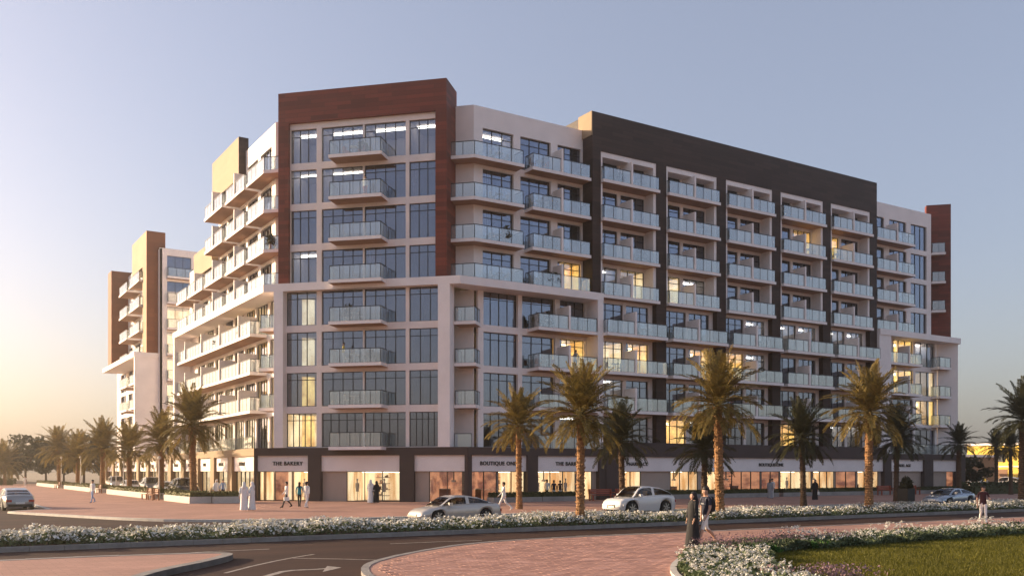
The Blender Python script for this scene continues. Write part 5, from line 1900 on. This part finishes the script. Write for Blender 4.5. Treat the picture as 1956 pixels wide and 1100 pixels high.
person(*p, RIGHT + math.pi + R(70), 1.74, 'person in white shirt and jeans crossing the sunlit plaza', .4, top='cloth_white', legs='cloth_blue')
a = at(414, 79.5)
person(a[0], a[1], .12, R(-100), 1.70, 'person in pale robe between the sunlit pillars', .2, robe='cloth_white', headwear='cloth_white')
a = at(426, 79.0)
person(a[0], a[1], .12, R(-80), 1.72, 'man in light blue shirt and dark trousers between the sunlit pillars', .3, top='cloth_blue', legs='cloth_navy')
p = pp(48, 931)
person(*p, R(-90), 1.72, 'small figure in white far down the sunlit street', .2, top='cloth_white', legs='cloth_white')
# on the balconies
def onbalc(u, n, y, F=FA):
    v = F @ Vector((u, y, 0))
    return v.x, v.y, zb(n) - .02
person(*onbalc(.55, 6, -.75), R(225), 1.68, 'woman in white top and red skirt on the corner tower balcony second from the top', .0, top='cloth_white', legs='cloth_red', hair='long', group='people on balconies')
person(*onbalc(-1.25, 2, -.8), R(150), 1.70, 'person in yellow top on the corner tower balcony third above the shops', .0, top='cloth_yellow', legs='cloth_white', group='people on balconies')
person(47.0, 64.6, zb(2) - .02, R(250), 1.68, 'person leaning on the balcony of the brightly lit flat beside the white fin', .0, top='cloth_grey', legs='cloth_navy', group='people on balconies', lean=.12)

# ------------------------------------------------------------------ balcony furniture and pots
mat('chair_white', (0.70, 0.68, 0.66), 0.5, var=0.05)
mat('chair_red', (0.36, 0.09, 0.06), 0.6, var=0.1)
mat('pot_grey', (0.35, 0.33, 0.31), 0.7, var=0.1)
def chair_meshes(m):
    return [('seat', MB().box(-.22, .22, -.22, .22, .42, .46).mesh('seat', m)), ('backrest', MB().box(-.22, .22, .19, .23, .46, .85).mesh('backrest', m))] + [('leg', MB().box(sx * .19 - .018, sx * .19 + .018, sy * .19 - .018, sy * .19 + .018, 0, .42).mesh('leg', m)) for sx in (-1, 1) for sy in (-1, 1)]
CH = {m: chair_meshes(m) for m in ('chair_white', 'chair_red')}
TBL = [('table_top', MB().tube([(0, 0, .70), (0, 0, .74)], [.36, .36], 16).mesh('table_top', 'chair_white')), ('leg', MB().tube([(0, 0, .03), (0, 0, .70)], [.04, .04], 8).mesh('leg', 'chair_white')), ('base', MB().tube([(0, 0, 0), (0, 0, .03)], [.24, .22], 12).mesh('base', 'chair_white'))]
ORD = ['first', 'second', 'third', 'fourth', 'fifth', 'sixth', 'seventh', 'eighth']
def setof(F, u, y, n, where, red=False, dz=0, ch=('left', 'right')):
    z = zb(n) - .02 + dz
    v = F @ Vector((u, y, 0))
    fl_ = ORD[n] + ' floor above shops'
    t = tag(empty('table', (v.x, v.y, z)), f'round white table on {where} balcony, {fl_}', 'table', 'balcony tables')
    for nm, me in TBL: put(nm, me, t)
    for s, sd in ((-1, 'left'), (1, 'right')):
        w = F @ Vector((u + s * .62, y + .08, 0))
        c = tag(empty('chair', (w.x, w.y, z), math.atan2(F[1][0], F[0][0]) + (-s) * R(80)), f'{"red" if red else "white"} chair {sd} of table on {where} balcony, {fl_}', 'chair', 'balcony chairs')
        for nm, me in CH['chair_red' if red else 'chair_white']: put(nm, me, c)
for n, red in ((7, True), (3, False), (2, False), (1, False)):
    setof(FA, -.4, -.75, n, 'corner tower', red)
for n in (7, 6, 5, 4):
    setof(FR, 39.8, 65.1, n, 'wrap-round', False, .2 if n == 4 else 0)
for n, red in ((7, True), (6, False), (4, False), (3, False), (2, True)):
    setof(FR, 43.6 if n > 3 else 44.2, 65.0, n, 'second', red, .2 if n == 4 else 0)
for n, k in ((7, 0), (6, 1), (4, 0), (4, 1), (3, 2), (2, 0), (2, 1), (3, 0), (5, 1), (6, 3), (6, 4)):
    setof(FR, X0[k] + (4.6 if (n + k) % 2 else 1.4), 64.7 if n > 3 else 64.1, n, ORD[k] + ' dark-framed bay', n == 2 and k == 1)
def pot(F, u, y, n, label, h=.8, dz=0, leafm='frond_dark'):
    v = F @ Vector((u, y, 0))
    shrub(v.x, v.y, h, label, leafm, (.2, .45, 'pot_grey'), zb(n) - .02 + dz, 160, 'balcony plants', .16)
pot(FA, .2, -.4, 7, 'orange-leaved potted plant on the top balcony of the corner tower', .9, leafm='hedge_lit')
pot(FA, -.9, -.7, 3, 'bushy dark potted plant on the corner tower balcony fourth above the shops', 1.1)
pot(FA, .9, -.6, 2, 'small potted plant on the corner tower balcony third above the shops', .7)
pot(FR, 40.3, 64.9, 5, 'round potted shrub on the wrap-round balcony two below the top', 1.0)
pot(FR, 45.0, 65.1, 6, 'spiky potted plant by the divider of the second balcony, one below the top', .9)
pot(FR, 45.0, 65.1, 5, 'potted plant by the divider of the second balcony, two below the top', .8)
pot(FR, 44.4, 64.9, 4, 'left potted plant on the balcony just above the cornice', .9, .2)
pot(FR, 45.1, 65.0, 4, 'right potted plant on the balcony just above the cornice', 1.0, .2)
pot(FR, 43.3, 64.8, 3, 'left of two potted shrubs on the balcony just under the cornice', .8)
pot(FR, 44.3, 64.9, 3, 'right of two potted shrubs on the balcony just under the cornice', 1.0)
pot(FR, X0[0] + 2.6, 65.0, 7, 'potted plant on the top balcony of the first dark-framed bay', .8)
pot(FR, X0[0] + 5.2, 65.0, 5, 'potted plant right of the divider in the first dark-framed bay', .8)
pot(FR, X0[2] + 4.6, 64.2, 2, 'potted palm in the third dark-framed bay above the tallest palm', 1.0)
pot(FR, X0[3] + 1.6, 65.0, 7, 'potted plant on the top balcony of the fourth dark-framed bay', .8)
pot(FL, -77.0, 24.9, 5, 'potted plant on the street-side wrap-round balcony two below the top', .9)
pot(FL, -84.0, 24.6, 3, 'near potted plant on the long street-side balcony under the cornice', .9)
pot(FL, -92.0, 24.6, 3, 'far potted plant on the long street-side balcony under the cornice', .9)
# ------------------------------------------------------------------ evening haze: one closed box of thin air round everything
hz = tag(put('haze', MB().box(-260, 420, -70, 420, -1.1, 36.0).mesh('haze', 'white')), 'thin warm evening haze over the street', None, None, 'stuff')
hm, hn, hl = _nt('haze_air')
hn.remove(hn['Principled BSDF'])
vol = hn.new('ShaderNodeVolumePrincipled')
vol.inputs['Color'].default_value = (1.0, 0.90, 0.78, 1)
vol.inputs['Density'].default_value = 0.0007
vol.inputs['Anisotropy'].default_value = 0.8
hl.new(vol.outputs[0], hn['Material Output'].inputs['Volume'])
hz.data.materials.clear()
hz.data.materials.append(hm)
